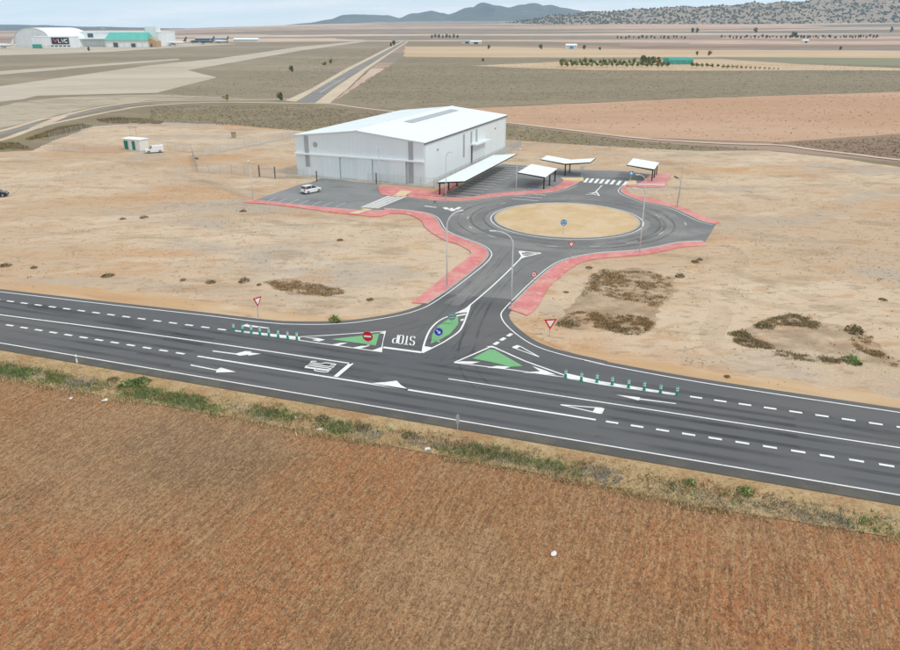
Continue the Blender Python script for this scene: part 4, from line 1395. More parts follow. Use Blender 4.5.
canopy('long white car-park canopy on black posts beside the hangar wall', -.5, .0, 33.5, 8, [(-5.0, .55)], 2.3)
canopy('white single-slope canopy on three black posts beside the red pavement', 11.6, 17.0, 10.0, 3, [(5.0, .55)], 2.3)
canopy('white butterfly-roofed canopy on two black posts behind the crossing', 27.6, 17.5, 5.4, 2, [(5.1, .6), (-5.1, .6)], 2.35)
canopy('white canopy standing on pink paving right of the crossing', 27.6, 35.6, 8.6, 3, [(5.0, .55)], 2.35)

# ------------------------------------------------------------------ street lamps
def lamp(px, label, h=9.0, az=None, reach=2.0, arm=True):
    b = G(*px)
    root = thing('street_lamp', label, 'lamp', (b.x, b.y, 0), az if az is not None else 0, 'street lamps round the roundabout')
    MB().box(-.2, -.2, 0, .2, .2, .2).build('footing', MATS['concrete'], root)
    pts = [(0, 0, .2), (0, 0, h * .5), (0, 0, h - 1.5)]
    for k in range(1, 9):
        t = k / 8 * math.pi / 2 * .95
        pts.append((reach * (1 - math.cos(t)), 0, h - 1.5 + 1.5 * math.sin(t)))
    MB().tube(pts, [.085, .075, .065] + [.055] * 8, 8).build('pole', MATS['pole_white'], root, smooth=True)
    x_, z_ = pts[-1][0], pts[-1][2]
    mb = MB()
    mb.loft([[(x_ - .05 + .75 * t, s * w, z_ + zz__) for s, zz__ in ((-1, -.03), (1, -.03), (1, .04), (0, .08), (-1, .04))] for t, w in ((0, .05), (.25, .13), (.8, .14), (1, .08))])
    mb.build('lamp_head', MATS['pole_white'], root, fix=True)
    MB().box(x_ + .1, -.1, z_ - .055, x_ + .58, .1, z_ - .031).build('lamp_glass', MATS['lamp_clear'], root)
    MB().box(-.09, -.07, .7, -.06, .07, 1.15).build('service_hatch', MATS['galvanised'], root)
    return root


pi = math.pi
lamp((511, 308), 'tall curved-arm lamp on the red pavement right of the throat road', 9.0, pi, 2.1)
lamp((447, 287), 'tall lamp on the red pavement left of the throat road', 9.2, math.radians(40), 2.0)
lamp((446, 200.3), 'tall lamp before the near end of the long canopy', 9.0, math.radians(-60), 2.0)
lamp((516, 193), 'lamp between the long canopy and the single-slope canopy', 8.6, math.radians(-80), 2.0)
lamp((639.5, 252), 'curved-arm lamp on the pavement right of the roundabout island', 9.0, math.radians(165), 1.2)
lamp((644, 201), 'lamp at the bend right of the crossing', 4.8, pi, 1.4)
lamp((253, 198.5), 'lamp at the left end of the left car park', 7.2, math.radians(-80), 1.6)
lamp((380, 185), 'lamp standing before the hangar sliding doors', 7.6, math.radians(-100), 1.6)
b = G(677, 208)
fl = thing('floodlight_mast', 'grey mast with dark floodlight head beyond the roundabout', 'floodlight', (b.x, b.y, 0), pi)
MB().box(-.2, -.2, 0, .2, .2, .2).build('footing', MATS['concrete'], fl)
MB().tube([(0, 0, .2), (-.15, 0, 4.6), (.1, 0, 5.1), (.6, 0, 5.4)], [.08, .07, .06, .05]).build('mast', MATS['galvanised'], fl, smooth=True)
o = MB().box(-.32, -.28, -.12, .32, .28, .12).build('lamp_head', MATS['dark_metal'], fl)
o.location, o.rotation_euler = (.75, 0, 5.4), (0, math.radians(-25), 0)
b = G(679.5, 196)
o = thing('thin_mast', 'thin pale mast on the dirt behind the floodlight', 'mast', (b.x, b.y, 0))
MB().tube([(0, 0, 0), (0, 0, 6.5)], [.05, .035], 6).build('shaft', MATS['galvanised'], o)
MB().box(-.15, -.15, 0, .15, .15, .15).build('footing', MATS['concrete'], o)

# ------------------------------------------------------------------ traffic signs
def disc(r, y0, y1, z, n=28):
    return MB().cyl((0, y0, z), (0, y1, z), r, n=n)


def tri_pl(s, y0, y1, z, rr=.06, up=False):
    """triangle plate pointing down; s = side, z = centre"""
    h = s * math.sqrt(3) / 2
    sg = 1 if up else -1
    P = [(-s / 2, -sg * h / 3), (s / 2, -sg * h / 3), (0, sg * 2 * h / 3)]
    pts = []
    for i in range(3):
        c = Vector(P[i])
        for t in (-1, 0, 1):
            a, bb = Vector(P[i - 1]), Vector(P[(i + 1) % 3])
            d1, d2 = (a - c).normalized(), (bb - c).normalized()
            pts.append(c + (d1 * rr if t == -1 else d2 * rr if t == 1 else (d1 + d2) * rr * .35))
    mb = MB()
    n = len(pts)
    vs = [(p.x, y0, z + p.y) for p in pts] + [(p.x, y1, z + p.y) for p in pts]
    return mb.add(vs, [tuple(range(n)), tuple(range(2 * n - 1, n - 1, -1))] + [(i, n + i, n + (i + 1) % n, (i + 1) % n) for i in range(n)])


def sign(px, kind, zc, size, label, rz=0.0, lean=0.0):
    b = G(*px)
    root = thing('road_sign', label, 'sign', (b.x, b.y, .03), rz, 'traffic signs of the junction')
    root.rotation_euler = (0, lean, rz)
    MB().box(-.035, .02, 0, .035, .08, zc + size * .4).build('post', MATS['galvanised'], root)
    MB().box(-.15, -.1, 0, .15, .2, .05).build('footing', MATS['concrete'], root)
    if kind == 'yield':
        MB().add(*[tri_pl(size, -.02, .02, zc).v, tri_pl(size, -.02, .02, zc).f]).build('plate', MATS['sign_red'], root, fix=True)
        m_ = tri_pl(size * .62, -.028, -.02, zc, .03)
        m_.build('white_field', MATS['sign_white'], root, fix=True)
        tri_pl(size * .98, .021, .026, zc).build('plate_back', MATS['galvanised'], root, fix=True)
    else:
        r = size / 2
        col = {'noentry': 'sign_red', 'arrow': 'sign_blue', 'limit': 'sign_red', 'round': 'sign_sky_blue', 'back': 'sign_back'}[kind]
        disc(r, .02, -.02, zc).build('plate', MATS[col], root, fix=True)
        if kind == 'noentry':
            MB().box(-r * .72, -.028, zc - r * .18, r * .72, -.02, zc + r * .18).build('white_bar', MATS['sign_white'], root)
            disc(r * 1.04, .03, .0201, zc).build('plate_back', MATS['galvanised'], root, fix=True)
        if kind == 'arrow':
            mb = MB()
            k = .7071
            def rot(u, w):
                return (u * k + w * k, -u * k + w * k)     # u along the arrow, down-right
            shp = [(-.62, -.12), (.1, -.12), (.1, -.42), (.62, 0), (.1, .42), (.1, .12), (-.62, .12)]
            pts = [rot(*q) for q in shp]
            mb.add([(x * r, -.027, zc + y * r) for x, y in pts], [tuple(range(6, -1, -1))])
            mb.build('white_arrow', MATS['sign_white'], root)
            bm_ring = MB()
            n_ = 28
            vs = [(math.cos(2 * pi * q / n_) * r * f, -.024, zc + math.sin(2 * pi * q / n_) * r * f) for f in (.9, .97) for q in range(n_)]
            bm_ring.add(vs, [(q, (q + 1) % n_, n_ + (q + 1) % n_, n_ + q) for q in range(n_)]).build('white_ring', MATS['sign_white'], root)
        if kind == 'limit':
            disc(r * .72, -.0205, -.026, zc).build('white_field', MATS['sign_white'], root, fix=True)
            MB().box(-r * .32, -.03, zc - r * .34, -r * .06, -.0265, zc + r * .34).box(r * .08, -.03, zc - r * .34, r * .34, -.0265, zc + r * .34).build('dark_figures', MATS['black_steel'], root)
        if kind == 'round':
            n_ = 3
            for q in range(n_):
                a0 = 2 * pi * q / n_
                pts = [(math.cos(a0 + t) * r * f, math.sin(a0 + t) * r * f) for f, ts in ((.68, (0, .4, .8, 1.2)), (.42, (1.2, .8, .4, 0))) for t in ts]
                MB().add([(x, -.026, zc + y) for x, y in pts], [tuple(range(8))]).build('white_arrow', MATS['sign_white'], root)
        if kind == 'back':
            MB().box(-r * .8, -.05, zc - .2, r * .8, -.02, zc - .12).box(-r * .8, -.05, zc + .12, r * .8, -.02, zc + .2).build('clamp', MATS['galvanised'], root)
    return root


sign((549.6, 336), 'yield', 1.45, 1.35, 'red and white give-way sign on bare soil right of the junction', math.radians(8))
sign((258.6, 319), 'yield', 2.1, 1.25, 'leaning give-way sign beside the main road, turned half away', math.radians(58), math.radians(3))
sign((570.5, 258), 'yield', 1.95, .95, 'small give-way sign at the roundabout entry', 0)
sign((368, 346), 'noentry', 1.02, 1.05, 'round red no-entry sign on the left green triangle', math.radians(-12))
sign((438.6, 342.2), 'arrow', 1.12, .95, 'round blue sign with white diagonal arrow on green teardrop', math.radians(0))
sign((452, 325.5), 'back', 1.05, .95, 'round sign seen from behind on the green teardrop', math.radians(20))
sign((533.5, 284.5), 'limit', 1.3, .72, 'small red-rimmed round sign beside the throat road', math.radians(0))
sign((563, 235.5), 'round', 2.0, .95, 'round blue sign standing on the roundabout island', 0)


def square_sign(px, label, zc=1.9, s=.8, rz=0.0, mat='sign_sky_blue'):
    b = G(*px)
    root = thing('crossing_sign', label, 'sign', (b.x, b.y, .06), rz, 'crossing signs')
    MB().box(-.035, .02, 0, .035, .08, zc + s * .45).build('post', MATS['galvanised'], root)
    MB().box(-.15, -.1, 0, .15, .2, .06).build('footing', MATS['concrete'], root)
    MB().box(-s / 2, -.02, zc - s / 2, s / 2, .02, zc + s / 2).build('plate', MATS[mat], root)
    mb = MB()
    k = s * .38
    mb.add([(-k, -.026, zc - k * .8), (k, -.026, zc - k * .8), (0, -.026, zc + k)], [(0, 1, 2)])
    mb.build('white_triangle', MATS['sign_white' if mat == 'sign_sky_blue' else 'galvanised'], root)
    return root


square_sign((630.5, 182.5), 'square blue crossing sign right of the zebra crossing')
square_sign((581.6, 177.5), 'square grey-backed crossing sign left of the zebra crossing', mat='galvanised')
square_sign((435, 205.5), 'low grey sign on the road edge before the long canopy', .5, .45, .3, 'dark_metal')
b = G(457.5, 437)
kp = thing('marker_post', 'slim pale sign post on the dry verge below the road', 'marker', (b.x, b.y, 0), .2)
MB().box(-.03, -.03, 0, .03, .03, 2.05).build('post', MATS['galvanised'], kp)
MB().box(-.12, -.05, 1.25, .12, -.031, 1.95).build('plate', MATS['galvanised'], kp)
b = G(77.2, 363)
kp = thing('marker_post', 'short white delineator post on the verge at the left', 'marker', (b.x, b.y, 0), .2)
MB().loft([[(-.06, -.05, z), (.06, -.05, z), (.06, .05, z), (-.06, .05, z)] for z in (0, .75)] + [[(-.06, -.05, .75), (.06, -.05, .75), (.06, .05, .85), (-.06, .05, .85)]]).build('post', MATS['sign_white'], kp, fix=True)
MB().box(-.05, -.058, .5, .05, -.0505, .64).build('dark_band', MATS['black_steel'], kp)

# ------------------------------------------------------------------ green beacons
proto = thing('beacon', 'green and white flexible beacon', 'beacon', group='green beacons on the left white gore')
MB().cyl((0, 0, 0), (0, 0, .05), .17, .15, 16).build('base', MATS['bollard_green'], proto)
MB().cyl((0, 0, .05), (0, 0, .8), .115, .115, 14).build('tube', MATS['bollard_green'], proto, smooth=False)
MB().cyl((0, 0, .42), (0, 0, .54), .122, .122, 14).build('white_band', MATS['bollard_band'], proto)
MB().cyl((0, 0, .62), (0, 0, .74), .122, .122, 14).build('white_band', MATS['bollard_band'], proto)
MB().cyl((0, 0, .8), (0, 0, .84), .115, .06, 14).build('cap', MATS['bollard_green'], proto)
ORD = ['first', 'second', 'third', 'fourth', 'fifth', 'sixth', 'seventh', 'eighth']
LB = [(233.8, 331.2), (242.8, 332.2), (251.5, 333.4), (260, 335), (269, 336.3), (278.3, 337.7), (287.8, 339), (297, 340)]
RB = [(565.5, 378.2), (581.2, 381), (596.7, 382.7), (612, 385.3), (628.3, 388), (644, 390.5), (660.3, 393.3), (676.7, 395.5)]
for i, q in enumerate(LB):
    p = G(*q)
    lb = 'green and white beacon, %s from the left in the left row' % ORD[i]
    if i == 0:
        proto.location = (p.x, p.y, Z_MARK)
        proto['label'] = lb
    else:
        dup(proto, (p.x, p.y, Z_MARK), random.uniform(0, 6), lb)
for i, q in enumerate(RB):
    p = G(*q)
    dup(proto, (p.x, p.y, Z_MARK), random.uniform(0, 6), 'green and white beacon, %s from the left in the right row' % ORD[i], 'green beacons on the right white gore')

# ------------------------------------------------------------------ vehicles
def wheel(root, x, y, r):
    w = MB().cyl((x, y - .1, r), (x, y + .1, r), r, n=20).build('wheel', MATS['tyre'], root)
    s_ = 1 if y > 0 else -1
    MB().cyl((x, y + s_ * .1, r), (x, y + s_ * .112, r), r * .62, n=14).build('rim', MATS['rim'], w)


def vehicle(name, label, cat, px, rz, paint_, spec):
    b = G(*px)
    root = thing(name, label, cat, (b.x, b.y, Z_ACC), rz)
    st, gh, wb, r = spec['st'], spec['gh'], spec['wb'], spec['r']
    rings = [[(x, -w, zb), (x, -w * 1.0, (zb + zt) * .5), (x, -w * .97, zt - .1), (x, -w * .86, zt), (x, w * .86, zt), (x, w * .97, zt - .1), (x, w, (zb + zt) * .5), (x, w, zb)] for x, w, zb, zt in st]
    body = MB().loft(rings).build('body', MATS[paint_], root, smooth=False, fix=True)
    bevel(body, .05)
    zb = gh['zb']
    (x0, x1), (x2, x3), w0, w1, zt = gh['bot'], gh['top'], gh['w0'], gh['w1'], gh['zt']
    MB().loft([[(x0, -w0, zb), (x1, -w0, zb), (x1, w0, zb), (x0, w0, zb)], [(x2, -w1, zt), (x3, -w1, zt), (x3, w1, zt), (x2, w1, zt)]]).build('windows', MATS[gh.get('mat', 'car_glass')], root, fix=True)
    rf = MB().loft([[(x2 - .06, -w1 - .02, zt - .04), (x3 + .06, -w1 - .02, zt - .04), (x3 + .06, w1 + .02, zt - .04), (x2 - .06, w1 + .02, zt - .04)], [(x2 + .1, -w1 + .1, zt + .06), (x3 - .1, -w1 + .1, zt + .06), (x3 - .1, w1 - .1, zt + .06), (x2 + .1, w1 - .1, zt + .06)]]).build('roof', MATS[paint_], root, fix=True)
    for s_ in (-1, 1):
        for xa, xb in ((x0, x2), (x1, x3)) + tuple((m_, m_) for m_ in gh['pillars']):
            f_ = w0 + .012
            MB().tube([(xa, s_ * f_, zb), (xb, s_ * (w1 + .012), zt)], .028, 4).build('pillar', MATS[paint_], root)
        wheel(root, wb[0], s_ * (st[2][1] - .08), r)
        wheel(root, wb[1], s_ * (st[2][1] - .08), r)
        MB().box(st[-1][0] - .04, s_ * .58 - .17, .62, st[-1][0] + .02, s_ * .58 + .17, .78).build('headlight', MATS['lamp_clear'], root)
        MB().box(st[0][0] - .02, s_ * .62 - .13, .7, st[0][0] + .04, s_ * .62 + .13, .95).build('tail_light', MATS['lamp_red'], root)
        MB().box(x1 - .35, s_ * (w0 + .03), zb, x1 - .18, s_ * (w0 + .2), zb + .14).build('mirror', MATS[paint_], root)
    MB().box(st[-1][0] - .02, -.6, .3, st[-1][0] + .03, .6, .5).build('grille', MATS['black_steel'], root)
    MB().box(st[0][0] - .03, -.6, .25, st[0][0] + .02, .6, .42).build('rear_bumper', MATS['black_steel'], root)
    return root


hatch = dict(st=[(-2.05, .72, .38, .92), (-1.9, .84, .24, .98), (-1.0, .88, .2, .98), (.2, .88, .2, .96), (1.1, .88, .2, .92), (1.75, .82, .24, .82), (2.05, .66, .32, .7)],
             gh=dict(bot=(-1.95, 1.05), top=(-1.5, .15), w0=.78, w1=.6, zb=.94, zt=1.46, pillars=(-.35,)), wb=(-1.28, 1.3), r=.31)
vehicle('parked_car', 'white hatchback parked in the left car park before the hangar', 'car', (310.8, 192.6), math.radians(51), 'car_white', hatch)
vehicle('parked_car', 'black car standing on bare soil at the left picture edge', 'car', (-3.5, 196.5), math.radians(15), 'car_black', hatch)
vanspec = dict(st=[(-2.2, .84, .35, 1.75), (-2.1, .9, .25, 1.84), (-1.0, .92, .22, 1.86), (.3, .92, .22, 1.82), (.75, .9, .22, 1.15), (1.7, .86, .24, 1.0), (2.15, .7, .32, .82)],
               gh=dict(bot=(.25, 1.3), top=(.2, .55), w0=.84, w1=.7, zb=1.1, zt=1.76, pillars=()), wb=(-1.3, 1.35), r=.33)
vn = vehicle('parked_van', 'small white panel van parked beside the white booth', 'van', (154.5, 152.6), math.radians(205), 'car_white', vanspec)
MB().box(-1.6, -.7, 1.92, .1, -.66, 1.98).box(-1.6, .66, 1.92, .1, .7, 1.98).box(-1.5, -.7, 1.93, -1.44, .7, 1.97).box(-.1, -.7, 1.93, -.04, .7, 1.97).build('roof_rack', MATS['galvanised'], vn)
# booth
b = G(124.3, 149.6)
e_ = G(144.5, 152.2)
bw = thing('site_booth', 'small white booth with green doors on the bare lot', 'booth', (b.x, b.y, 0), math.atan2((e_ - b).y, (e_ - b).x) + .12)
MB().box(-.3, -.3, 0, 5.9, 3.2, .12).build('base_slab', MATS['concrete'], bw)
MB().box(0, 0, .12, 5.6, 2.9, 2.75).build('wall', MATS['house_white'], bw)
rf = MB().loft([[(-.25, -.25, 2.75), (5.85, -.25, 2.75), (5.85, 3.15, 2.75), (-.25, 3.15, 2.75)], [(-.25, -.25, 2.87), (5.85, -.25, 2.87), (5.85, 3.15, 2.87), (-.25, 3.15, 2.87)], [(.6, 1.3, 3.15), (5, 1.3, 3.15), (5, 1.6, 3.15), (.6, 1.6, 3.15)]]).build('roof', MATS['trim_white'], bw, fix=True)
for x_, w in ((.25, 1.35), (3.0, 1.0)):
    d_ = MB().box(x_, -.05, .2, x_ + w, -.001, 2.35).build('green_door', MATS['booth_green'], bw)
    MB().box(x_ + w - .18, -.09, 1.1, x_ + w - .1, -.05, 1.25).build('door_handle', MATS['galvanised'], d_)
    for q in range(5):
        MB().box(x_ + .1, -.062, 1.5 + q * .14, x_ + w - .1, -.05, 1.55 + q * .14).build('louvre', MATS['booth_green'], d_)
# frame behind the booth
b = G(132, 143)
fr_ = thing('goalpost_frame', 'slim steel frame with crossbar behind the booth', 'frame', (b.x, b.y, 0), -.2)
for x_ in (0, 1.7):
    MB().cyl((x_, 0, 0), (x_, 0, 4.6), .06, n=6).build('upright', MATS['galvanised'], fr_)
MB().cyl((-.6, 0, 4.2), (2.3, 0, 4.2), .06, n=6).build('crossbar', MATS['dark_metal'], fr_)
# cable box on the far lot
b = G(234, 138)
cb_ = thing('cable_cabinet', 'small brown cabinet on pale slab behind the yard fence', 'cabinet', (b.x, b.y, 0), .1)
MB().box(-.6, -.4, .1, .6, .4, 1.5).build('housing', MATS['plywood'], cb_)
MB().box(-.7, -.5, 1.5, .7, .5, 1.58).build('lid', MATS['dark_metal'], cb_)
MB().box(-.8, -.6, 0, 3.2, .6, .1).build('slab', MATS['concrete'], cb_)

# ------------------------------------------------------------------ airport far left
AY = 1080.0


def span(px0, px1, Y, py=47):
    return at(px0, py, Y).x, at(px1, py, Y).x


# vaulted hangar
x0, x1 = span(7, 61, 1130)
vh = thing('vaulted_hangar', 'white airport hangar with curved vault roof at the far left', 'hangar', ((x0 + x1) / 2, 1130, 0), -.5)
hw, hh, hd = (x1 - x0) / 2, 25.5, 60
prof = [(-hw, 0), (-hw, 13)] + [(hw * -math.cos(t), 13 + (hh - 13) * math.sin(t)) for t in [pi * k / 16 for k in range(1, 16)]] + [(hw, 13), (hw, 0)]
n_ = len(prof)
MB().add([(x, 0, z) for x, z in prof], [tuple(range(n_))]).add([(x, hd, z) for x, z in prof], [tuple(range(n_ - 1, -1, -1))]).build('end_wall', MATS['hangar_sheet'], vh)
MB().add([(x, y, z) for y in (-1.5, hd + 1) for x, z in prof], [(i, i + 1, n_ + i + 1, n_ + i) for i in range(n_ - 1)]).build('vault_roof', MATS['roof_white'], vh, fix=True)
for k in range(8):
    xa = -hw + 4 + k * 6.0
    MB().box(xa, -1.0, 0, xa + 5.6, -.2, 17.5).build('hangar_door', MATS['hangar_sheet'], vh)
# long front building carrying the dark name panel
x0, x1 = span(33, 71, 1075)
fb = thing('front_building', 'pale airport building with dark name panel beside vaulted hangar', 'building', (x0, 1075, 0), 0)
w_ = x1 - x0
MB().box(0, 0, 0, w_, 25, 14.0).build('wall', MATS['hangar_sheet'], fb)
MB().box(-.4, -.4, 14.0, w_ + .4, 25.4, 14.7).build('parapet', MATS['trim_white'], fb)
for k in range(9):
    MB().box(2 + k * 5.6, -.2, 2, 5.4 + k * 5.6, -.01, 3.4).build('window', MATS['glass_dark'], fb)
MB().box(1, -3, 0, 12, -.1, 5).build('teal_annex', MATS['teal_net'], fb)
MB().box(14, -2.5, 0, 22, -.1, 3.2).build('white_annex', MATS['house_white'], fb)
sx0, sx1 = at(51.3, 40, 1074).x - x0, at(68.4, 40, 1074).x - x0
z0, z1 = at(60, 43.8, 1074).z, at(60, 37.5, 1074).z
pan = MB().box(sx0, -.9, z0, sx1, -.2, z1).build('name_panel', MATS['sign_dark'], fb)
mb = MB()
sw_ = sx1 - sx0


def upright(path, w, y):
    P = [Vector(q) for q in path]
    a, b_ = offs(P, w / 2), offs(P, -w / 2)
    k = len(P)
    mb.add([(p.x, y, p.y) for p in a] + [(p.x, y, p.y) for p in b_], [(k + i, k + i + 1, i + 1, i) for i in range(k - 1)])


zh = z1 - z0
for i, ch in enumerate('LVC'):
    for st_ in STROKES[ch]:
        upright([(sx0 + sw_ * (.40 + i * .19 + u * .145), z0 + zh * (.24 + .52 * v)) for u, v in st_], 1.1, -.94)
mb.build('lettering', MATS['sign_white'], pan)
mb = MB()
upright([(sx0 + sw_ * .08, z0 + zh * .72), (sx0 + sw_ * .16, z0 + zh * .62), (sx0 + sw_ * .22, z0 + zh * .26), (sx0 + sw_ * .28, z0 + zh * .62), (sx0 + sw_ * .36, z0 + zh * .72)], 1.1, -.94)
mb.build('pink_emblem', MATS['sign_pink'], pan)
# main hall
x0, x1 = span(71, 160, 1160)
mh = thing('airport_hall', 'big flat-roofed pale hall behind the teal-roofed shed', 'hall', (x0, 1160, 0), 0)
w_ = x1 - x0
MB().box(0, 0, 0, w_, 70, 19).build('wall', MATS['hangar_sheet'], mh)
MB().box(-.5, -.5, 19, w_ + .5, 70.5, 20).build('roof', MATS['roof_white'], mh)
MB().box(w_ * .21, -.5, 12.5, w_ * .27, -.05, 17.5).build('window', MATS['glass_dark'], mh)
for k in range(12):
    MB().box(w_ * (.02 + k * .035), -.35, .2, w_ * (.053 + k * .035), -.05, 10).build('hall_door', MATS['door_white'], mh)
MB().box(w_ * .0, -8, 10.2, w_ * .45, -.05, 10.8).build('door_canopy', MATS['trim_white'], mh)
for f_ in (.36, .84):
    MB().cyl((w_ * f_, 5, 20), (w_ * f_, 5, 25), .25, n=6).box(w_ * f_ - .5, 4.6, 23.8, w_ * f_ + 5, 5.4, 25.2).build('roof_antenna', MATS['galvanised'], mh)
MB().box(w_ * .86, -1, 0, w_ * .98, 18, 27).build('stair_tower', MATS['hangar_sheet'], mh)
# teal roofed shed
x0, x1 = span(106, 148, 1120)
ts = thing('teal_roof_shed', 'white shed with long teal pitched roof at the airport', 'shed', (x0, 1120, 0), 0)
w_ = x1 - x0
MB().box(0, 0, 0, w_, 30, 9.5).build('wall', MATS['house_white'], ts)
mb = MB()
mb.add([(-1, -1.5, 9.2), (w_ + 1, -1.5, 9.2), (w_ - 2, 15, 19.5), (2, 15, 19.5), (-1, 31.5, 9.2), (w_ + 1, 31.5, 9.2)], [(0, 1, 2, 3), (3, 2, 5, 4), (0, 3, 4), (1, 5, 2)])
mb.build('roof', MATS['teal_roof'], ts, fix=True)
for k in range(7):
    MB().box(3 + k * 8.2, -.4, .2, 9.0 + k * 8.2, -.05, 5.0 + (k % 2)).build('bay_door', MATS['glass_dark' if k in (1, 4) else 'hangar_sheet'], ts)
x0, x1 = span(145, 157, 1125)
pw = thing('timber_front', 'tan gabled shed front at the right end of the teal roof', 'shed', (x0, 1125, 0), 0)
w_ = x1 - x0
MB().add([(0, 0, 0), (w_, 0, 0), (w_, 0, 8), (w_ / 2, 0, 13), (0, 0, 8), (0, 18, 0), (w_, 18, 0), (w_, 18, 8), (w_ / 2, 18, 13), (0, 18, 8)], [(0, 1, 2, 3, 4), (9, 8, 7, 6, 5), (0, 5, 6, 1), (1, 6, 7, 2), (2, 7, 8, 3), (3, 8, 9, 4), (4, 9, 5, 0)]).build('wall', MATS['plywood'], pw, fix=True)
for f_ in (.12, .5):
    MB().box(w_ * f_, -.3, 0, w_ * f_ + 2.4, -.02, 4.5).build('doorway', MATS['dark_gap'], pw)
x0, x1 = span(157, 168, 1220)
lw = thing('office_block', 'low pale office block right of the airport hall', 'building', (x0, 1220, 0), 0)
MB().box(0, 0, 0, x1 - x0, 20, 11).build('wall', MATS['house_white'], lw)
MB().box(-.4, -.4, 11, x1 - x0 + .4, 20.4, 11.7).build('roof', MATS['trim_white'], lw)
for k in range(3):
    MB().box(2 + k * 5, -.2, 6, 5 + k * 5, -.02, 9).build('window', MATS['glass_dark'], lw)
x0, x1 = span(196, 226, 1420)
dk = thing('far_depot', 'long low dark depot behind the parked aircraft', 'building', (x0, 1420, 0), 0)
MB().box(0, 0, 0, x1 - x0, 18, 6.5).build('wall', MATS['aircraft_dark'], dk)
MB().loft([[(-1, -1, 6.5), (x1 - x0 + 1, -1, 6.5), (x1 - x0 + 1, 19, 6.5), (-1, 19, 6.5)], [(2, 8, 9), (x1 - x0 - 2, 8, 9), (x1 - x0 - 2, 10, 9), (2, 10, 9)]]).build('roof', MATS['panel_grey'], dk, fix=True)
x0, x1 = span(234, 258, 1450)
wd = thing('far_white_shed', 'long white low shed at the right end of the airport', 'shed', (x0, 1450, 0), 0)
MB().box(0, 0, 0, x1 - x0, 14, 4.5).build('wall', MATS['house_white'], wd)
MB().loft([[(-1, -1, 4.5), (x1 - x0 + 1, -1, 4.5), (x1 - x0 + 1, 15, 4.5), (-1, 15, 4.5)], [(0, 7, 7), (x1 - x0, 7, 7), (x1 - x0, 7.2, 7), (0, 7.2, 7)]]).build('roof', MATS['roof_white'], wd, fix=True)


def aircraft(px, py, rz, label, L_=36, body='aircraft_white', tail='aircraft_dark'):
    b_ = G(px, py)
    root = thing('aircraft', label, 'aircraft', (b_.x, b_.y, 0), rz, 'aircraft parked at the airport')
    r = L_ * .052
    zc = r + 2.2
    rings = []
    for t, f_, dz in ((-.5, .08, r * .55), (-.42, .35, r * .4), (-.3, .75, .15), (-.15, 1, 0), (.3, 1, 0), (.42, .82, -.1), (.48, .45, -.3), (.5, .1, -.4)):
        rings.append([(t * L_, math.cos(a) * r * f_, zc + dz + math.sin(a) * r * f_) for a in [2 * pi * k / 12 for k in range(12)]])
    MB().loft(rings).build('fuselage', MATS[body], root, smooth=True, fix=True)
    for s_ in (-1, 1):
        w = [(.1 * L_, s_ * r * .8), (-.04 * L_, s_ * r * .8), (-.14 * L_, s_ * L_ * .46), (-.1 * L_, s_ * L_ * .46)]
        MB().add([(x, y, zc - r * .5 + abs(y) * .08 + dz) for dz in (0, .35) for x, y in w], [(0, 1, 2, 3), (7, 6, 5, 4), (0, 4, 5, 1), (1, 5, 6, 2), (2, 6, 7, 3), (3, 7, 4, 0)]).build('wing', MATS[body], root, fix=True)
        w = [(-.4 * L_, s_ * r * .3), (-.47 * L_, s_ * r * .3), (-.5 * L_, s_ * L_ * .16), (-.47 * L_, s_ * L_ * .16)]
        MB().add([(x, y, zc + r * .55 + dz) for dz in (0, .25) for x, y in w], [(0, 1, 2, 3), (7, 6, 5, 4), (0, 4, 5, 1), (1, 5, 6, 2), (2, 6, 7, 3), (3, 7, 4, 0)]).build('tailplane', MATS[body], root, fix=True)
        MB().cyl((.12 * L_, s_ * L_ * .16, zc - r * 1.0), (.01 * L_, s_ * L_ * .16, zc - r * 1.0), r * .52, r * .4, 12).build('engine', MATS['galvanised'], root)
        MB().cyl((-.03 * L_, s_ * r * 1.2, 0), (-.03 * L_, s_ * r * 1.2, zc - r * .5), .35, n=8).build('landing_gear', MATS['dark_metal'], root)
    MB().cyl((.38 * L_, 0, 0), (.38 * L_, 0, zc - r * .5), .3, n=8).build('landing_gear', MATS['dark_metal'], root)
    f_ = [(-.33 * L_, zc + r * .7), (-.45 * L_, zc + r * .7), (-.5 * L_, zc + r * .7 + L_ * .16), (-.45 * L_, zc + r * .7 + L_ * .16)]
    MB().add([(x, y, z) for y in (-.2, .2) for x, z in f_], [(0, 1, 2, 3), (7, 6, 5, 4), (0, 4, 5, 1), (1, 5, 6, 2), (2, 6, 7, 3), (3, 7, 4, 0)]).build('tail_fin', MATS[tail], root, fix=True)
    MB().box(-.3 * L_, -r * 1.01, zc + .1, .38 * L_, -r * .97, zc + .5).build('window_row', MATS['glass_dark'], root)


aircraft(3, 48.4, 2.9, 'white airliner standing before the vaulted hangar at the edge', 40, tail='aircraft_white')
aircraft(174, 45.6, pi, 'white airliner with dark tail fin right of the office block', 42)
aircraft(203, 44, pi + .1, 'dark airliner parked beside the white one', 40, 'aircraft_dark')
aircraft(219, 43.4, pi - .2, 'pale airliner parked farthest right on the apron', 38, 'aircraft_white')

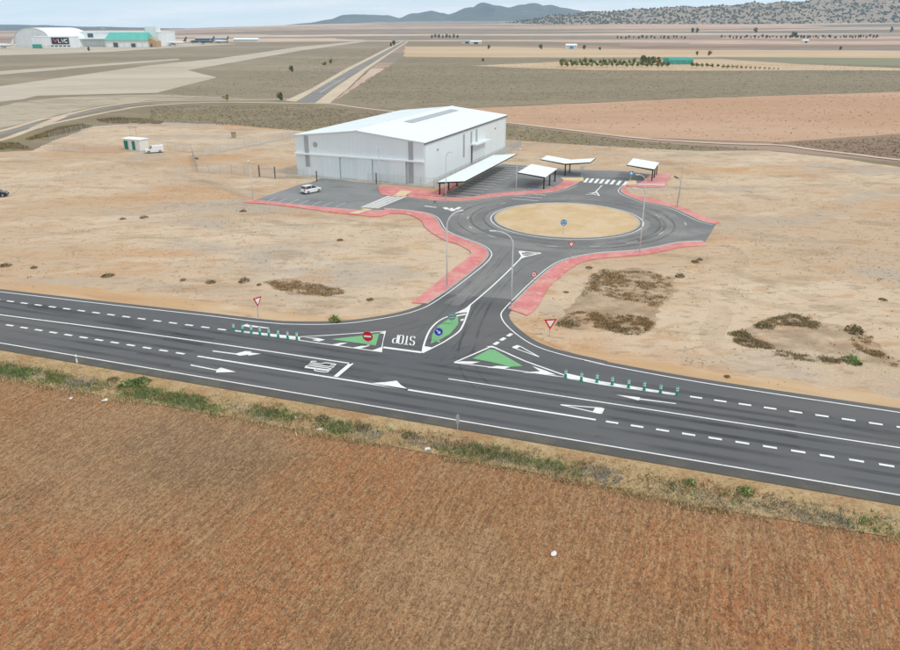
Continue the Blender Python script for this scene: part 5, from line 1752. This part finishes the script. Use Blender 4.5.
# ------------------------------------------------------------------ foliage helpers
def blades_mesh(name, P, z0, h, w, nb, lean, spread, mat, tint_lo=.65, tint_hi=1.25):
    """upright grass or leaf blades: one triangle each, numpy-built"""
    n = len(P)
    m = n * nb
    base = np.repeat(P, nb, axis=0) + rng.normal(0, 1, (m, 2)) * np.repeat(spread, nb)[:, None]
    hh_ = np.repeat(h, nb) * rng.uniform(.55, 1.15, m)
    ww = np.repeat(w, nb) * rng.uniform(.6, 1.3, m)
    an = rng.uniform(0, 2 * pi, m)
    la = rng.uniform(0, 2 * pi, m)
    ll = hh_ * rng.uniform(0, lean, m)
    V = np.zeros((m, 3, 3))
    zb = z0 if np.isscalar(z0) else np.repeat(z0, nb)
    V[:, 0, 0] = base[:, 0] - np.cos(an) * ww / 2
    V[:, 0, 1] = base[:, 1] - np.sin(an) * ww / 2
    V[:, 1, 0] = base[:, 0] + np.cos(an) * ww / 2
    V[:, 1, 1] = base[:, 1] + np.sin(an) * ww / 2
    V[:, 2, 0] = base[:, 0] + np.cos(la) * ll
    V[:, 2, 1] = base[:, 1] + np.sin(la) * ll
    V[:, 0, 2] = V[:, 1, 2] = zb - .01
    V[:, 2, 2] = zb + hh_
    return tri_mesh(name, V, mat, tint_lo, tint_hi)


def tri_mesh(name, V, mat, tint_lo=.65, tint_hi=1.25):
    m = len(V)
    me = bpy.data.meshes.new(name)
    me.vertices.add(m * 3)
    me.vertices.foreach_set('co', V.reshape(-1).astype(np.float32))
    me.loops.add(m * 3)
    me.loops.foreach_set('vertex_index', np.arange(m * 3, dtype=np.int32))
    me.polygons.add(m)
    me.polygons.foreach_set('loop_start', np.arange(0, m * 3, 3, dtype=np.int32))
    me.update(calc_edges=True)
    t = np.repeat(rng.uniform(tint_lo, tint_hi, m), 3)
    c = np.stack([t, t, t, np.ones_like(t)], 1)
    a = me.color_attributes.new('tint', 'FLOAT_COLOR', 'POINT')
    a.data.foreach_set('color', c.reshape(-1).astype(np.float32))
    me.materials.append(MATS[mat])
    return me


def vnoise(P, scale, seed):
    """smooth value noise 0..1 at plan points"""
    r2 = np.random.default_rng(seed)
    T = r2.random((64, 64))
    q = P * scale + 1000
    i = np.floor(q).astype(int)
    f = q - i
    f = f * f * (3 - 2 * f)
    x0, y0, x1, y1 = i[:, 0] % 64, i[:, 1] % 64, (i[:, 0] + 1) % 64, (i[:, 1] + 1) % 64
    return (T[x0, y0] * (1 - f[:, 0]) + T[x1, y0] * f[:, 0]) * (1 - f[:, 1]) + (T[x0, y1] * (1 - f[:, 0]) + T[x1, y1] * f[:, 0]) * f[:, 1]


def so_np(P):
    q = P - np.array(A0)
    return q @ np.array(RD), q @ np.array(RN)


def r_np(s, o):
    return np.array(A0) + np.outer(s, np.array(RD)) + np.outer(o, np.array(RN))


def inpoly(P, poly):
    poly = np.array([tuple(q) for q in poly])
    x, y = P[:, 0], P[:, 1]
    ins = np.zeros(len(P), bool)
    j = len(poly) - 1
    for i in range(len(poly)):
        xi, yi = poly[i]
        xj, yj = poly[j]
        c = ((yi > y) != (yj > y)) & (x < (xj - xi) * (y - yi) / (yj - yi + 1e-12) + xi)
        ins ^= c
        j = i
    return ins


def stuff(name, me, label, cat):
    o = link(name, me)
    return tag(o, label, cat, kind='stuff')


# --- harvested field: straw tufts in drill rows running square to the road
NT = 190000
s_ = rng.uniform(-42, 112, NT)
ob = np.interp(s_, VB_S, VB_O)
o_ = ob + .1 - rng.uniform(0, 1, NT) ** .85 * 42
row = .62
s_ = np.where(rng.random(NT) < .8, np.round(s_ / row) * row + rng.normal(0, .09, NT), s_)
P = r_np(s_, o_)
dens = vnoise(P, .09, 1) * .5 + vnoise(P, .35, 2) * .5
arc = np.abs(np.hypot(s_ - 18, o_ + 46) - 34) < .5
arc |= np.abs(np.hypot(s_ - 18, o_ + 46) - 31.8) < .4
keep = (rng.random(NT) < np.clip(-.15 + 1.7 * dens, .08, 1) + .4 * arc) & (P[:, 1] > 14) & (np.abs(P[:, 0]) < 14 + P[:, 1] * .82)
P = P[keep]
d1 = vnoise(P, .09, 1)
nP = len(P)
me = blades_mesh('straw', P, -.06, rng.uniform(.06, .15, nP) * (.7 + .6 * d1), rng.uniform(.02, .045, nP), 5, 1.3, np.full(nP, .075), 'straw', .55, 1.6)
stuff('stubble_straw', me, 'dry straw stubble standing in rows on the reddish field', 'stubble')
# --- verge grass
NT = 26000
s_ = rng.uniform(-60, 130, NT)
ob = np.interp(s_, VB_S, VB_O)
u = rng.random(NT)
o_ = -1.5 + (ob + 1.5) * u
P = r_np(s_, o_)
k_ = rng.random(NT) < .25 + .7 * vnoise(P, .6, 5)
P, u2 = P[k_], u[k_]
nP = len(P)
me = blades_mesh('dry_grass', P, -.02, rng.uniform(.06, .2, nP) * (.6 + .7 * u2), rng.uniform(.03, .07, nP), 3, .9, np.full(nP, .08), 'dry_grass')
stuff('verge_dry_grass', me, 'dry yellow grass covering the verge below the main road', 'grass')


def band(name, n, mat, lo, hi, smin, smax, dens_fn, hh_, label, cat, seed, nb=5):
    s_ = rng.uniform(smin, smax, n)
    ob = np.interp(s_, VB_S, VB_O)
    t = rng.beta(2.2, 2.2, n)
    o_ = ob + lo + (hi - lo) * t
    P = r_np(s_, o_)
    k = rng.random(n) < dens_fn(s_) * np.clip((vnoise(P, .45, seed) - .28) * 2.4, .05, 1)
    P = P[k]
    m = len(P)
    big = .5 + vnoise(P, .35, seed + 1)
    me = blades_mesh(name, P, -.03, rng.uniform(*hh_, m) * big, rng.uniform(.04, .1, m), nb, 1.1, np.full(m, .14), mat, .5, 1.5)
    stuff(name, me, label, cat)


band('ditch_green_grass', 22000, 'green_grass', -.1, 2.7, -60, 95, lambda s: np.interp(s, [-60, 30, 40, 52, 62, 95], [1, 1, .75, .4, .15, .1]), (.12, .34), 'lush green grass band along the ditch below the road', 'grass', 21)
band('ditch_grey_weeds', 14000, 'grey_weed', -.2, 2.6, -60, 130, lambda s: np.interp(s, [-60, 20, 45, 58, 130], [.35, .45, .5, .9, .9]), (.1, .26), 'grey dry weeds along the ditch at the right', 'weeds', 31)
band('ditch_brown_weeds', 9000, 'brown_weed', .2, 3.6, -60, 130, lambda s: np.interp(s, [-60, 20, 50, 130], [.3, .3, .6, .7]), (.12, .3), 'brown dry weeds scattered on the verge', 'weeds', 41)
band('ditch_field_fringe', 9000, 'dry_grass', -.7, .4, -60, 130, lambda s: np.full(len(s), .8), (.1, .28), 'pale dry grass fringe along the field edge', 'grass', 51)


# --- weed patches on the graded lot
def patch(name, px, n, mat, seed, thr, label, hh_=(.06, .24), nscale=.8, wid=(.05, .14)):
    poly = [G(*q) for q in px]
    xs, ys = [p.x for p in poly], [p.y for p in poly]
    P = np.stack([rng.uniform(min(xs), max(xs), n), rng.uniform(min(ys), max(ys), n)], 1)
    P = P[inpoly(P, poly)]
    v = vnoise(P, nscale, seed) * .6 + vnoise(P, nscale * .3, seed + 3) * .4
    fine_ = vnoise(P, nscale * 3.2, seed + 7)
    P = P[(v * .62 + fine_ * .38 + rng.normal(0, .04, len(P)) > thr + .05)]
    m = len(P)
    me = blades_mesh(name, P, 0, rng.uniform(*hh_, m), rng.uniform(*wid, m), 3, 1.6, np.full(m, .16), mat, .55, 1.5)
    stuff(name, me, label, 'weeds')


patch('brown_weed_patch', [(598, 276), (620, 271), (650, 272), (673, 279), (672, 290), (665, 302), (655, 309), (645, 303), (625, 300), (605, 296), (588, 288)], 9000, 'brown_weed', 61, .47, 'brown dry weed patch on soil right of the throat road')
patch('olive_weed_patch', [(590, 276), (603, 269), (616, 270), (612, 274), (600, 278), (590, 292), (582, 296), (585, 284)], 2500, 'olive_weed', 64, .42, 'olive weeds edging the top of the brown weed patch')
patch('reddish_weed_patch', [(560, 322), (575, 312), (595, 312), (620, 312), (645, 318), (655, 324), (645, 333), (625, 334), (606, 329), (585, 326), (568, 329)], 9000, 'brown_weed', 67, .50, 'reddish brown weeds on soil near the main road')
patch('green_weed_fringe', [(606, 326), (625, 328), (645, 327), (652, 330), (640, 335), (625, 334.5), (608, 330)], 1800, 'olive_weed', 70, .36, 'green-olive weeds at the lower rim of the reddish patch')
patch('olive_weed_clump', [(756, 325), (772, 318), (790, 314), (806, 316), (820, 324), (815, 329), (795, 326), (775, 325), (770, 330), (757, 328)], 3600, 'olive_weed', 73, .40, 'olive weed arc on bare soil at the right')
patch('brown_weed_ring', [(728, 333), (745, 330), (752, 338), (772, 345), (772, 349), (745, 347), (733, 341)], 2400, 'olive_weed', 76, .46, 'sparse weeds on the left rim of the right-hand patch')
patch('green_weed_row', [(770, 350), (790, 351), (815, 356), (840, 359), (862, 361), (858, 365), (835, 363), (805, 361), (775, 355)], 2600, 'olive_weed', 79, .44, 'row of low weeds on the lower rim of right-hand patch')
patch('rust_weed_clump', [(846, 328), (860, 329), (873, 338), (868, 345), (885, 355), (900, 362), (895, 368), (878, 358), (858, 350), (852, 342)], 3200, 'brown_weed', 82, .45, 'rust-brown weeds at the right rim of the patch')
patch('left_weed_patch', [(265, 282), (285, 279), (310, 283), (340, 289), (344, 293), (325, 297), (300, 294), (278, 290)], 4200, 'brown_weed', 85, .40, 'brown weed patch on the lot behind leaning sign')
patch('far_green_bank', [(-60, 152), (0, 142.5), (18, 142.5), (33, 149.5), (20, 149), (0, 149.5), (-60, 162)], 5000, 'olive_weed', 88, .36, 'olive shrubs bank at far left lot corner', (.15, .5), .5, (.12, .3))
patch('far_olive_bank', [(26, 138.5), (60, 127), (84, 124), (92, 126), (70, 132), (45, 137.5), (28, 140)], 5000, 'olive_weed', 91, .32, 'olive shrub strip between dirt track and lot', (.15, .5), .5, (.12, .3))
patch('booth_olive_bank', [(97, 119), (115, 117.5), (150, 119), (165, 121.5), (160, 124), (125, 123.5), (100, 122)], 5000, 'olive_weed', 94, .36, 'olive shrub strip behind the white booth', (.15, .5), .5, (.12, .3))
patch('sparse_lot_weeds', [(0, 260), (150, 275), (260, 270), (330, 258), (330, 300), (150, 298), (0, 282)], 9000, 'brown_weed', 97, .73, 'sparse small weeds over the bare left lot', (.06, .2))
patch('sparse_right_weeds', [(690, 270), (900, 262), (900, 380), (740, 372), (660, 330)], 16000, 'brown_weed', 99, .71, 'sparse small weeds over the bare right lot', (.06, .2))

# --- clods and pebbles lying about the graded lot
poly = [G(*q) for q in [(-80, 200), (0, 175), (100, 160), (230, 185), (250, 205), (400, 225), (425, 235), (462, 262), (405, 300), (300, 316), (0, 285), (-80, 280)]]
poly2 = [G(*q) for q in [(520, 320), (545, 302), (570, 275), (640, 260), (705, 250), (720, 228), (660, 195), (680, 160), (900, 185), (1000, 200), (1000, 425), (900, 405), (600, 355), (540, 340)]]
cl = []
for pg, n_ in ((poly, 9000), (poly2, 11000)):
    xs, ys = [p.x for p in pg], [p.y for p in pg]
    P = np.stack([rng.uniform(min(xs), max(xs), n_), rng.uniform(min(ys), max(ys), n_)], 1)
    P = P[inpoly(P, pg)]
    cl.append(P[vnoise(P, .12, 3) * .5 + vnoise(P, .4, 8) * .5 > .52])
P = np.concatenate(cl)
me = blades_mesh('lot_clods', P, 0, rng.uniform(.03, .1, len(P)), rng.uniform(.1, .3, len(P)), 3, 1.2, np.full(len(P), .08), 'clod', .5, 1.4)
stuff('lot_clods', me, 'earth clods and pebbles scattered over the bare lot', 'clods')

# --- single shrubs on the lot
def shrub_mesh(name, mat, seed):
    r2 = np.random.default_rng(seed)
    m = 150
    an, rr_ = r2.uniform(0, 2 * pi, m), np.sqrt(r2.random(m))
    c = np.stack([np.cos(an) * rr_, np.sin(an) * rr_, (1 - rr_ ** 2) * r2.uniform(.1, .8, m)], 1)
    V = c[:, None, :] + r2.normal(0, .16, (m, 3, 3))
    V[:, :, 2] = np.maximum(V[:, :, 2], 0)
    return tri_mesh(name, V, mat, .5, 1.25)


SH = [shrub_mesh('shrub', mt, i) for i, mt in enumerate(['olive_weed', 'brown_weed', 'green_grass'])]
spots = [((123, 219), .55, 1, 'small dark shrub alone on the left lot, left of a pair'), ((144, 217.7), .7, 0, 'small dark shrub on the left lot, right of a pair'), ((108, 276), .8, 0, 'olive shrub on the left lot just above the road bank'),
         ((183, 280.5), .45, 1, 'lowest shrub in the dotted row, far left'), ((211, 282.5), .6, 0, 'shrub in the dotted row, second from right'), ((244, 281.5), .8, 0, 'largest shrub at the right end of the dotted row'), ((259, 285), .4, 1, 'tiny shrub just left of leaning sign'),
         ((6, 266), .7, 0, 'olive shrub at the left picture edge above road'), ((34, 268), .5, 1, 'small brown shrub near the left picture edge'), ((589, 268), .5, 1, 'dark reddish shrub just below the red pavement curve'), ((566, 292.5), .35, 0, 'tiny dark shrub right of the throat pavement'),
         ((695, 262), .6, 1, 'dark shrub cluster left piece below the east road end'), ((700, 260), .45, 0, 'dark shrub cluster right piece below the east road end'), ((680, 276.5), .7, 0, 'dark shrub on the right of the brown weed patch'),
         ((566, 325), 1.0, 0, 'grey-green shrub at the left tip of reddish patch'), ((852.5, 361.5), 1.1, 2, 'green shrub at the lower rim of right-hand patch'), ((764, 326.5), 1.0, 0, 'olive shrub at the left end of the weed arc'),
         ((854, 331), 1.2, 0, 'olive shrub right of the weed arc'), ((883, 300), .5, 1, 'small brown shrub high on the right lot'), ((727, 377), .35, 1, 'tiny shrub on the soil bank above main road'),
         ((335, 321), .9, 2, 'dark green shrub on the bank where the slip road curves'), ((370, 300), .45, 1, 'small shrub on soil left of the throat pavement'), ((196, 159), .7, 1, 'brown shrub at the foot of fence end panel'), ((340, 240.5), .5, 1, 'small dark shrub on the soil below the left car park'), ((243, 211.5), .6, 1, 'brown shrub left of the left car park')]
for (px_, sc_, mt, lb) in spots:
    p = G(*px_)
    o = link('shrub', SH[mt])
    o.location = (p.x, p.y, 0)
    o.scale = (sc_, sc_ * random.uniform(.7, 1), sc_ * random.uniform(.6, .9))
    o.rotation_euler = (0, 0, random.uniform(0, 6))
    tag(o, lb, 'shrub', 'single shrubs on the bare lot')
# --- ditch bushes
for k, (px_, sc_, mt) in enumerate([((130, 386), 1.0, 2), ((141, 383), .9, 2), ((113, 380), .5, 0), ((322, 419), .55, 0), ((364, 428), .6, 0), ((409, 436), .55, 0), ((690, 483), .5, 2), ((745, 492), .6, 2)]):
    p = G(*px_)
    o = link('bush', SH[mt])
    o.location = (p.x, p.y, -.02)
    o.scale = (sc_, sc_, sc_ * .8)
    o.rotation_euler = (0, 0, random.uniform(0, 6))
    tag(o, ['large bright green bush in the ditch, left one', 'large bright green bush in the ditch, right one', 'small dark bush above the bright ditch bushes', 'small dark bush in the ditch below the stop lettering', 'small dark bush in the ditch below the fin marking',
            'small dark bush in the ditch left of the slim post', 'small green bush on the right verge, left one', 'small green bush on the right verge, right one'][k], 'bush', 'bushes in the ditch')
# --- litter
def rock_mesh(seed, n=14):
    bm = bmesh.new()
    bmesh.ops.create_icosphere(bm, subdivisions=1, radius=1)
    r2 = random.Random(seed)
    for v in bm.verts:
        v.co *= r2.uniform(.6, 1.1)
        v.co.z = v.co.z * .45 + .3
    me = bpy.data.meshes.new('stone')
    bm.to_mesh(me)
    bm.free()
    me.materials.append(MATS['litter_white'])
    return me


for k, (px_, sc_, lb) in enumerate([((553.5, 554.5), .22, 'white rubbish lying in the stubble field'), ((319, 429.5), .2, 'white litter scrap in the ditch below stop lettering'), ((427.5, 449), .22, 'white litter scrap in the ditch below the road line'), ((105, 400.5), .24, 'pale stone at the upper edge of stubble field'), ((71, 398.5), .16, 'small pale stone left on the stubble field edge'), ((296, 417.5), .16, 'small white scrap in the green ditch')]):
    p = G(*px_)
    o = link('litter', rock_mesh(k))
    o.location = (p.x, p.y, -.04)
    o.scale = (sc_ * 1.5, sc_, sc_)
    o.rotation_euler = (0, 0, random.uniform(0, 6))
    tag(o, lb, 'litter')

# ------------------------------------------------------------------ trees
def crown_mesh(name, mat, seed, m=260, rx=1.0, rz=1.0, leaf=.24):
    r2 = np.random.default_rng(seed)
    cl = r2.normal(0, .42, (9, 3)) * np.array([rx, rx, rz])
    k = r2.integers(0, 9, m)
    d = r2.normal(0, 1, (m, 3))
    d /= np.linalg.norm(d, axis=1)[:, None]
    c = cl[k] + d * (r2.uniform(.25, .5, m)[:, None]) * np.array([rx, rx, rz])
    V = c[:, None, :] + r2.normal(0, leaf, (m, 3, 3))
    return tri_mesh(name, V, mat, .45, 1.35)


def tree_proto(mat, seed, rz=1.0):
    t = MB().tube([(0, 0, 0), (.03, .02, .5), (.0, .05, 1.0)], [.09, .07, .05], 6)
    for k in range(3):
        a = k * 2.1 + seed
        t.tube([(0, .03, .8), (math.cos(a) * .4, math.sin(a) * .4, 1.35)], [.045, .02], 5)
    tm = t.mesh('trunk')
    tm.materials.append(MATS['bark'])
    return crown_mesh('crown', mat, seed, rz=rz), tm


TP = [tree_proto('tree_leaf', 1), tree_proto('tree_leaf', 2, 1.1), tree_proto('tree_leaf_yellow', 3), tree_proto('dark_leaf', 4, 1.25), tree_proto('dark_leaf', 5, 1.5)]


def tree(px, sc_, kind, label, group, name='tree', z=0.0, P=None):
    p = P if P is not None else G(*px)
    root = thing(name, label, 'tree', (p[0], p[1], z), random.uniform(0, 6), group)
    root.scale = (sc_,) * 3
    cm, tm = TP[kind]
    c = link('crown', cm, None, root)
    c.location = (0, 0, 1.55)
    link('trunk', tm, None, root)
    return root


r_ = random.Random(11)
ORDN = {}


def nth(key):
    ORDN[key] = k_ = ORDN.get(key, 0) + 1
    return '%d%s' % (k_, 'th' if 10 < k_ % 100 < 14 else {1: 'st', 2: 'nd', 3: 'rd'}.get(k_ % 10, 'th'))


gA = 'orchard trees beside the teal greenhouse'
for k in range(32):
    x_ = 562 + k * 5.0
    if 667 < x_ < 692:
        continue
    sm_ = 1.0 if x_ < 690 else np.interp(x_, [690, 720], [.95, .7])
    tree((x_ + r_.uniform(-.5, .5), 67.3 + r_.uniform(-.15, .15) + (x_ - 640) * .006), (1.5 + r_.uniform(-.25, .25)) * sm_, r_.choice([0, 0, 1, 2]), 'round green tree, %s from left in the near orchard row' % nth('near'), gA, 'orchard_tree')
for k in range(21):
    x_ = 561 + k * 4.9
    tree((x_ + r_.uniform(-.6, .6), 64.6 + r_.uniform(-.2, .2)), 1.55 + r_.uniform(-.3, .3), r_.choice([0, 1, 2, 2]), 'round green tree, %s from left in the far orchard row' % nth('far'), 'far row of the orchard', 'orchard_tree')
for k in range(13):
    x_ = 723 + k * 4.6
    tree((x_, 68.3 + k * .12), 1.05 - k * .045, 2, 'small sapling, %s from left in the row right of the orchard' % nth('sap'), 'orchard saplings', 'orchard_sapling')
for x_, s2 in ((642, 2.3), (648, 1.9), (652, 2.0), (658, 1.9)):
    tree((x_, 64.2), s2, 3, 'taller dark tree left of the teal greenhouse, %s from left' % nth('tall'), 'taller dark orchard trees', 'orchard_tree')
# teal greenhouse
b, e_ = G(668.5, 64.2), G(693, 64.2)
gh = thing('greenhouse', 'teal net-covered greenhouse standing at the orchard', 'greenhouse', (b.x, b.y, 0), 0)
gw = (e_ - b).length
for k in range(3):
    xa = 0
    prof = [(0, 0), (0, 3.2), (1.2, 4.4), (3, 5.0), (4.8, 4.4), (6, 3.2), (6, 0)]
    y_ = k * 6
    MB().add([(x, y_ + y, z) for x in (0, gw) for y, z in prof], [tuple(range(6, -1, -1)), tuple(range(7, 14))] + [(i, i + 1, 8 + i, 7 + i) for i in range(6)]).build('tunnel_bay', MATS['teal_net'], gh, fix=True)
for k in range(5):
    MB().box(gw * k / 4 - .08, -.12, 0, gw * k / 4 + .08, -.01, 3.3).build('stanchion', MATS['galvanised'], gh)
# scattered trees on the plain
for px_, s2, kd, lb in (((488.5, 48.8), 1.7, 3, 'lone dark tree on the pale field, left one'), ((541, 49), 2.0, 3, 'lone dark tree on the pale field, middle one'), ((584, 49), 2.0, 4, 'slim dark tree right of the white farmhouse'), ((600, 50), 1.3, 3, 'small tree right of the slim tree'),
                        ((483, 61), 1.0, 4, 'slim post-like tree on the stubble field'), ((709, 55.3), 1.6, 3, 'small tree above the greenhouse'), ((697, 55), 1.3, 3, 'tiny tree above the greenhouse, left one'), ((840, 50), 1.5, 3, 'round dark bush on the far right plain'),
                        ((331, 64), 1.6, 2, 'yellowish bush in the steppe left of country road'), ((325, 66.5), 1.3, 0, 'small green bush in the steppe'), ((292, 71.5), 1.3, 3, 'dark bush beside the steppe track fork'), ((281, 100.3), 1.1, 3, 'dark bush at the left track beside country road'), ((227, 101), 1.0, 2, 'yellow-green bush at the dirt track'),
                        ((394, 45.2), 2.3, 3, 'dark tree beside the far country road'), ((391, 46.5), 1.8, 3, 'second dark tree beside the far country road'), ((89, 50.8), 1.6, 3, 'dark bush on the airport apron')):
    tree(px_, s2, kd, lb, None)


def zter(x, y):
    r = math.hypot(x, y)
    if r <= 1500:
        return -.1
    t = min(1, (r - 1500) / 3100)
    return max(0, far_rise(450 + FPX * x / y)) * t ** 1.35 - .3


hd_ = []
for x_ in np.concatenate([np.arange(606, 672, 4), np.arange(704, 760, 3.4), np.arange(764, 850, 2.8), np.arange(884, 960, 4)]):
    Y = 1750 + r_.uniform(-60, 60)
    X = (x_ + r_.uniform(-1, 1) - 450) / FPX * Y
    tree(None, r_.uniform(1.3, 2.4) * (1.7 if abs(x_ - 770) < 3 else 1), r_.choice([3, 3, 4]), 'dark bushy tree, %s from left in the far tree line below the hills' % nth('line'), 'far tree line across the plain', 'far_tree', zter(X, Y), (X, Y))
for x_ in np.arange(433, 458, 3.4):
    Y = 1800 + r_.uniform(-40, 40)
    X = (x_ - 450) / FPX * Y
    tree(None, r_.uniform(2.2, 3.2), 3, 'dark tree, %s from left in the small grove near the far road end' % nth('grove'), 'small far grove', 'far_tree', zter(X, Y), (X, Y))
for i, x_ in enumerate((676, 680, 735, 861)):
    Y = 2300
    X = (x_ - 450) / FPX * Y
    tree(None, 4.5, 3, 'lone dark tree on the farthest reddish plain, %s from left' % nth('lone'), 'lone far trees', 'far_tree', zter(X, Y), (X, Y))


def house(px, label, w, d, h, rh, rz=0.0, roofm='trim_white', wall='house_white', door='sign_sky_blue'):
    b = G(*px)
    root = thing('farmhouse', label, 'house', (b.x, b.y, 0), rz)
    MB().box(-w / 2, 0, 0, w / 2, d, h).build('wall', MATS[wall], root)
    MB().add([(-w / 2 - .4, -.4, h), (w / 2 + .4, -.4, h), (w / 2 + .4, d / 2, h + rh), (-w / 2 - .4, d / 2, h + rh), (-w / 2 - .4, d + .4, h), (w / 2 + .4, d + .4, h)], [(0, 1, 2, 3), (3, 2, 5, 4), (0, 3, 4), (1, 5, 2)]).build('roof', MATS[roofm], root, fix=True)
    MB().box(-w * .2, -.15, 0, w * .2, -.01, h * .75).build('door', MATS[door], root)
    for s2 in (-1, 1):
        MB().box(s2 * w * .35 - .6, -.12, h * .45, s2 * w * .35 + .6, -.01, h * .75).build('window', MATS['glass_dark'], root)


house((571.5, 48.5), 'white farmhouse with blue door on the far plain', 14, 9, 4.2, 1.8)
house((476, 43.8), 'white low farm shed near the far road end, right one', 18, 9, 3.6, 1.5, door='glass_dark')
house((467, 43.2), 'grey low farm shed near the far road end, left one', 16, 9, 3.6, 1.5, roofm='panel_grey', door='glass_dark')
house((806, 42.8), 'small white farm building in the far tree line', 10, 8, 4, 1.5, door='glass_dark')
# tufts on the plain: one mass per field
for nm, pxs, n_, mt, hh_, wd, lb in (('plain_tufts', [(345, 104), (900, 92), (1000, 88), (1000, 66), (560, 62), (385, 66)], 7000, 'plain_tuft', (.1, .3), (.15, .5), 'dark tufts over the grey-green stubble plain'),
                                     ('ploughed_clods', [(510, 119), (640, 136), (780, 141), (900, 133), (900, 93), (640, 102), (510, 108)], 600, 'plain_tuft', (.1, .3), (.15, .4), 'dark tufts over the pinkish ploughed field'),
                                     ('steppe_tufts', [(225, 78), (330, 56), (390, 45), (320, 90), (285, 98), (160, 99), (165, 94)], 1500, 'plain_tuft', (.1, .3), (.15, .5), 'dark tufts over the airfield steppe'),
                                     ('scrub_tufts', [(150, 106), (300, 105), (420, 116), (505, 125), (640, 141), (760, 149), (640, 150), (505, 138), (300, 130), (150, 121)], 4500, 'plain_tuft', (.1, .3), (.12, .4), 'low tufts over the scrub strip behind hangar'),
                                     ('dark_field_tufts', [(790, 143), (900, 136), (1000, 130), (1000, 165), (900, 158), (820, 149)], 1500, 'plain_tuft', (.1, .3), (.12, .4), 'low tufts over the dark field at right')):
    poly = [G(*q) for q in pxs]
    pxp = np.array(pxs, float)
    # even in the field, so even in plan
    xs, ys = [p.x for p in poly], [p.y for p in poly]
    P = np.stack([rng.uniform(min(xs), max(xs), n_ * 4), rng.uniform(min(ys), max(ys), n_ * 4)], 1)
    P = P[inpoly(P, poly)][:n_]
    m = len(P)
    me = blades_mesh(nm, P, -.08, rng.uniform(*hh_, m), rng.uniform(*wd, m), 4, 1.5, np.full(m, wd[1] * .35), mt, .5, 1.2)
    stuff(nm, me, lb, 'tufts')

# ------------------------------------------------------------------ air
hz_m = bpy.data.materials.new('haze_air')
hz_m.use_nodes = True
n = hz_m.node_tree.nodes
n.remove(n['Principled BSDF'])
pv = n.new('ShaderNodeVolumePrincipled')
pv.inputs['Color'].default_value = (.52, .76, 1.0, 1)
pv.inputs['Density'].default_value = 5.5e-5
pv.inputs['Anisotropy'].default_value = 0.2
hz_m.node_tree.links.new(pv.outputs[0], n['Material Output'].inputs['Volume'])
haze = MB().box(-9500, -700, -160, 9500, 11200, 330).build('haze', hz_m)
tag(haze, 'thin bluish haze over the far plain', 'haze', kind='stuff')
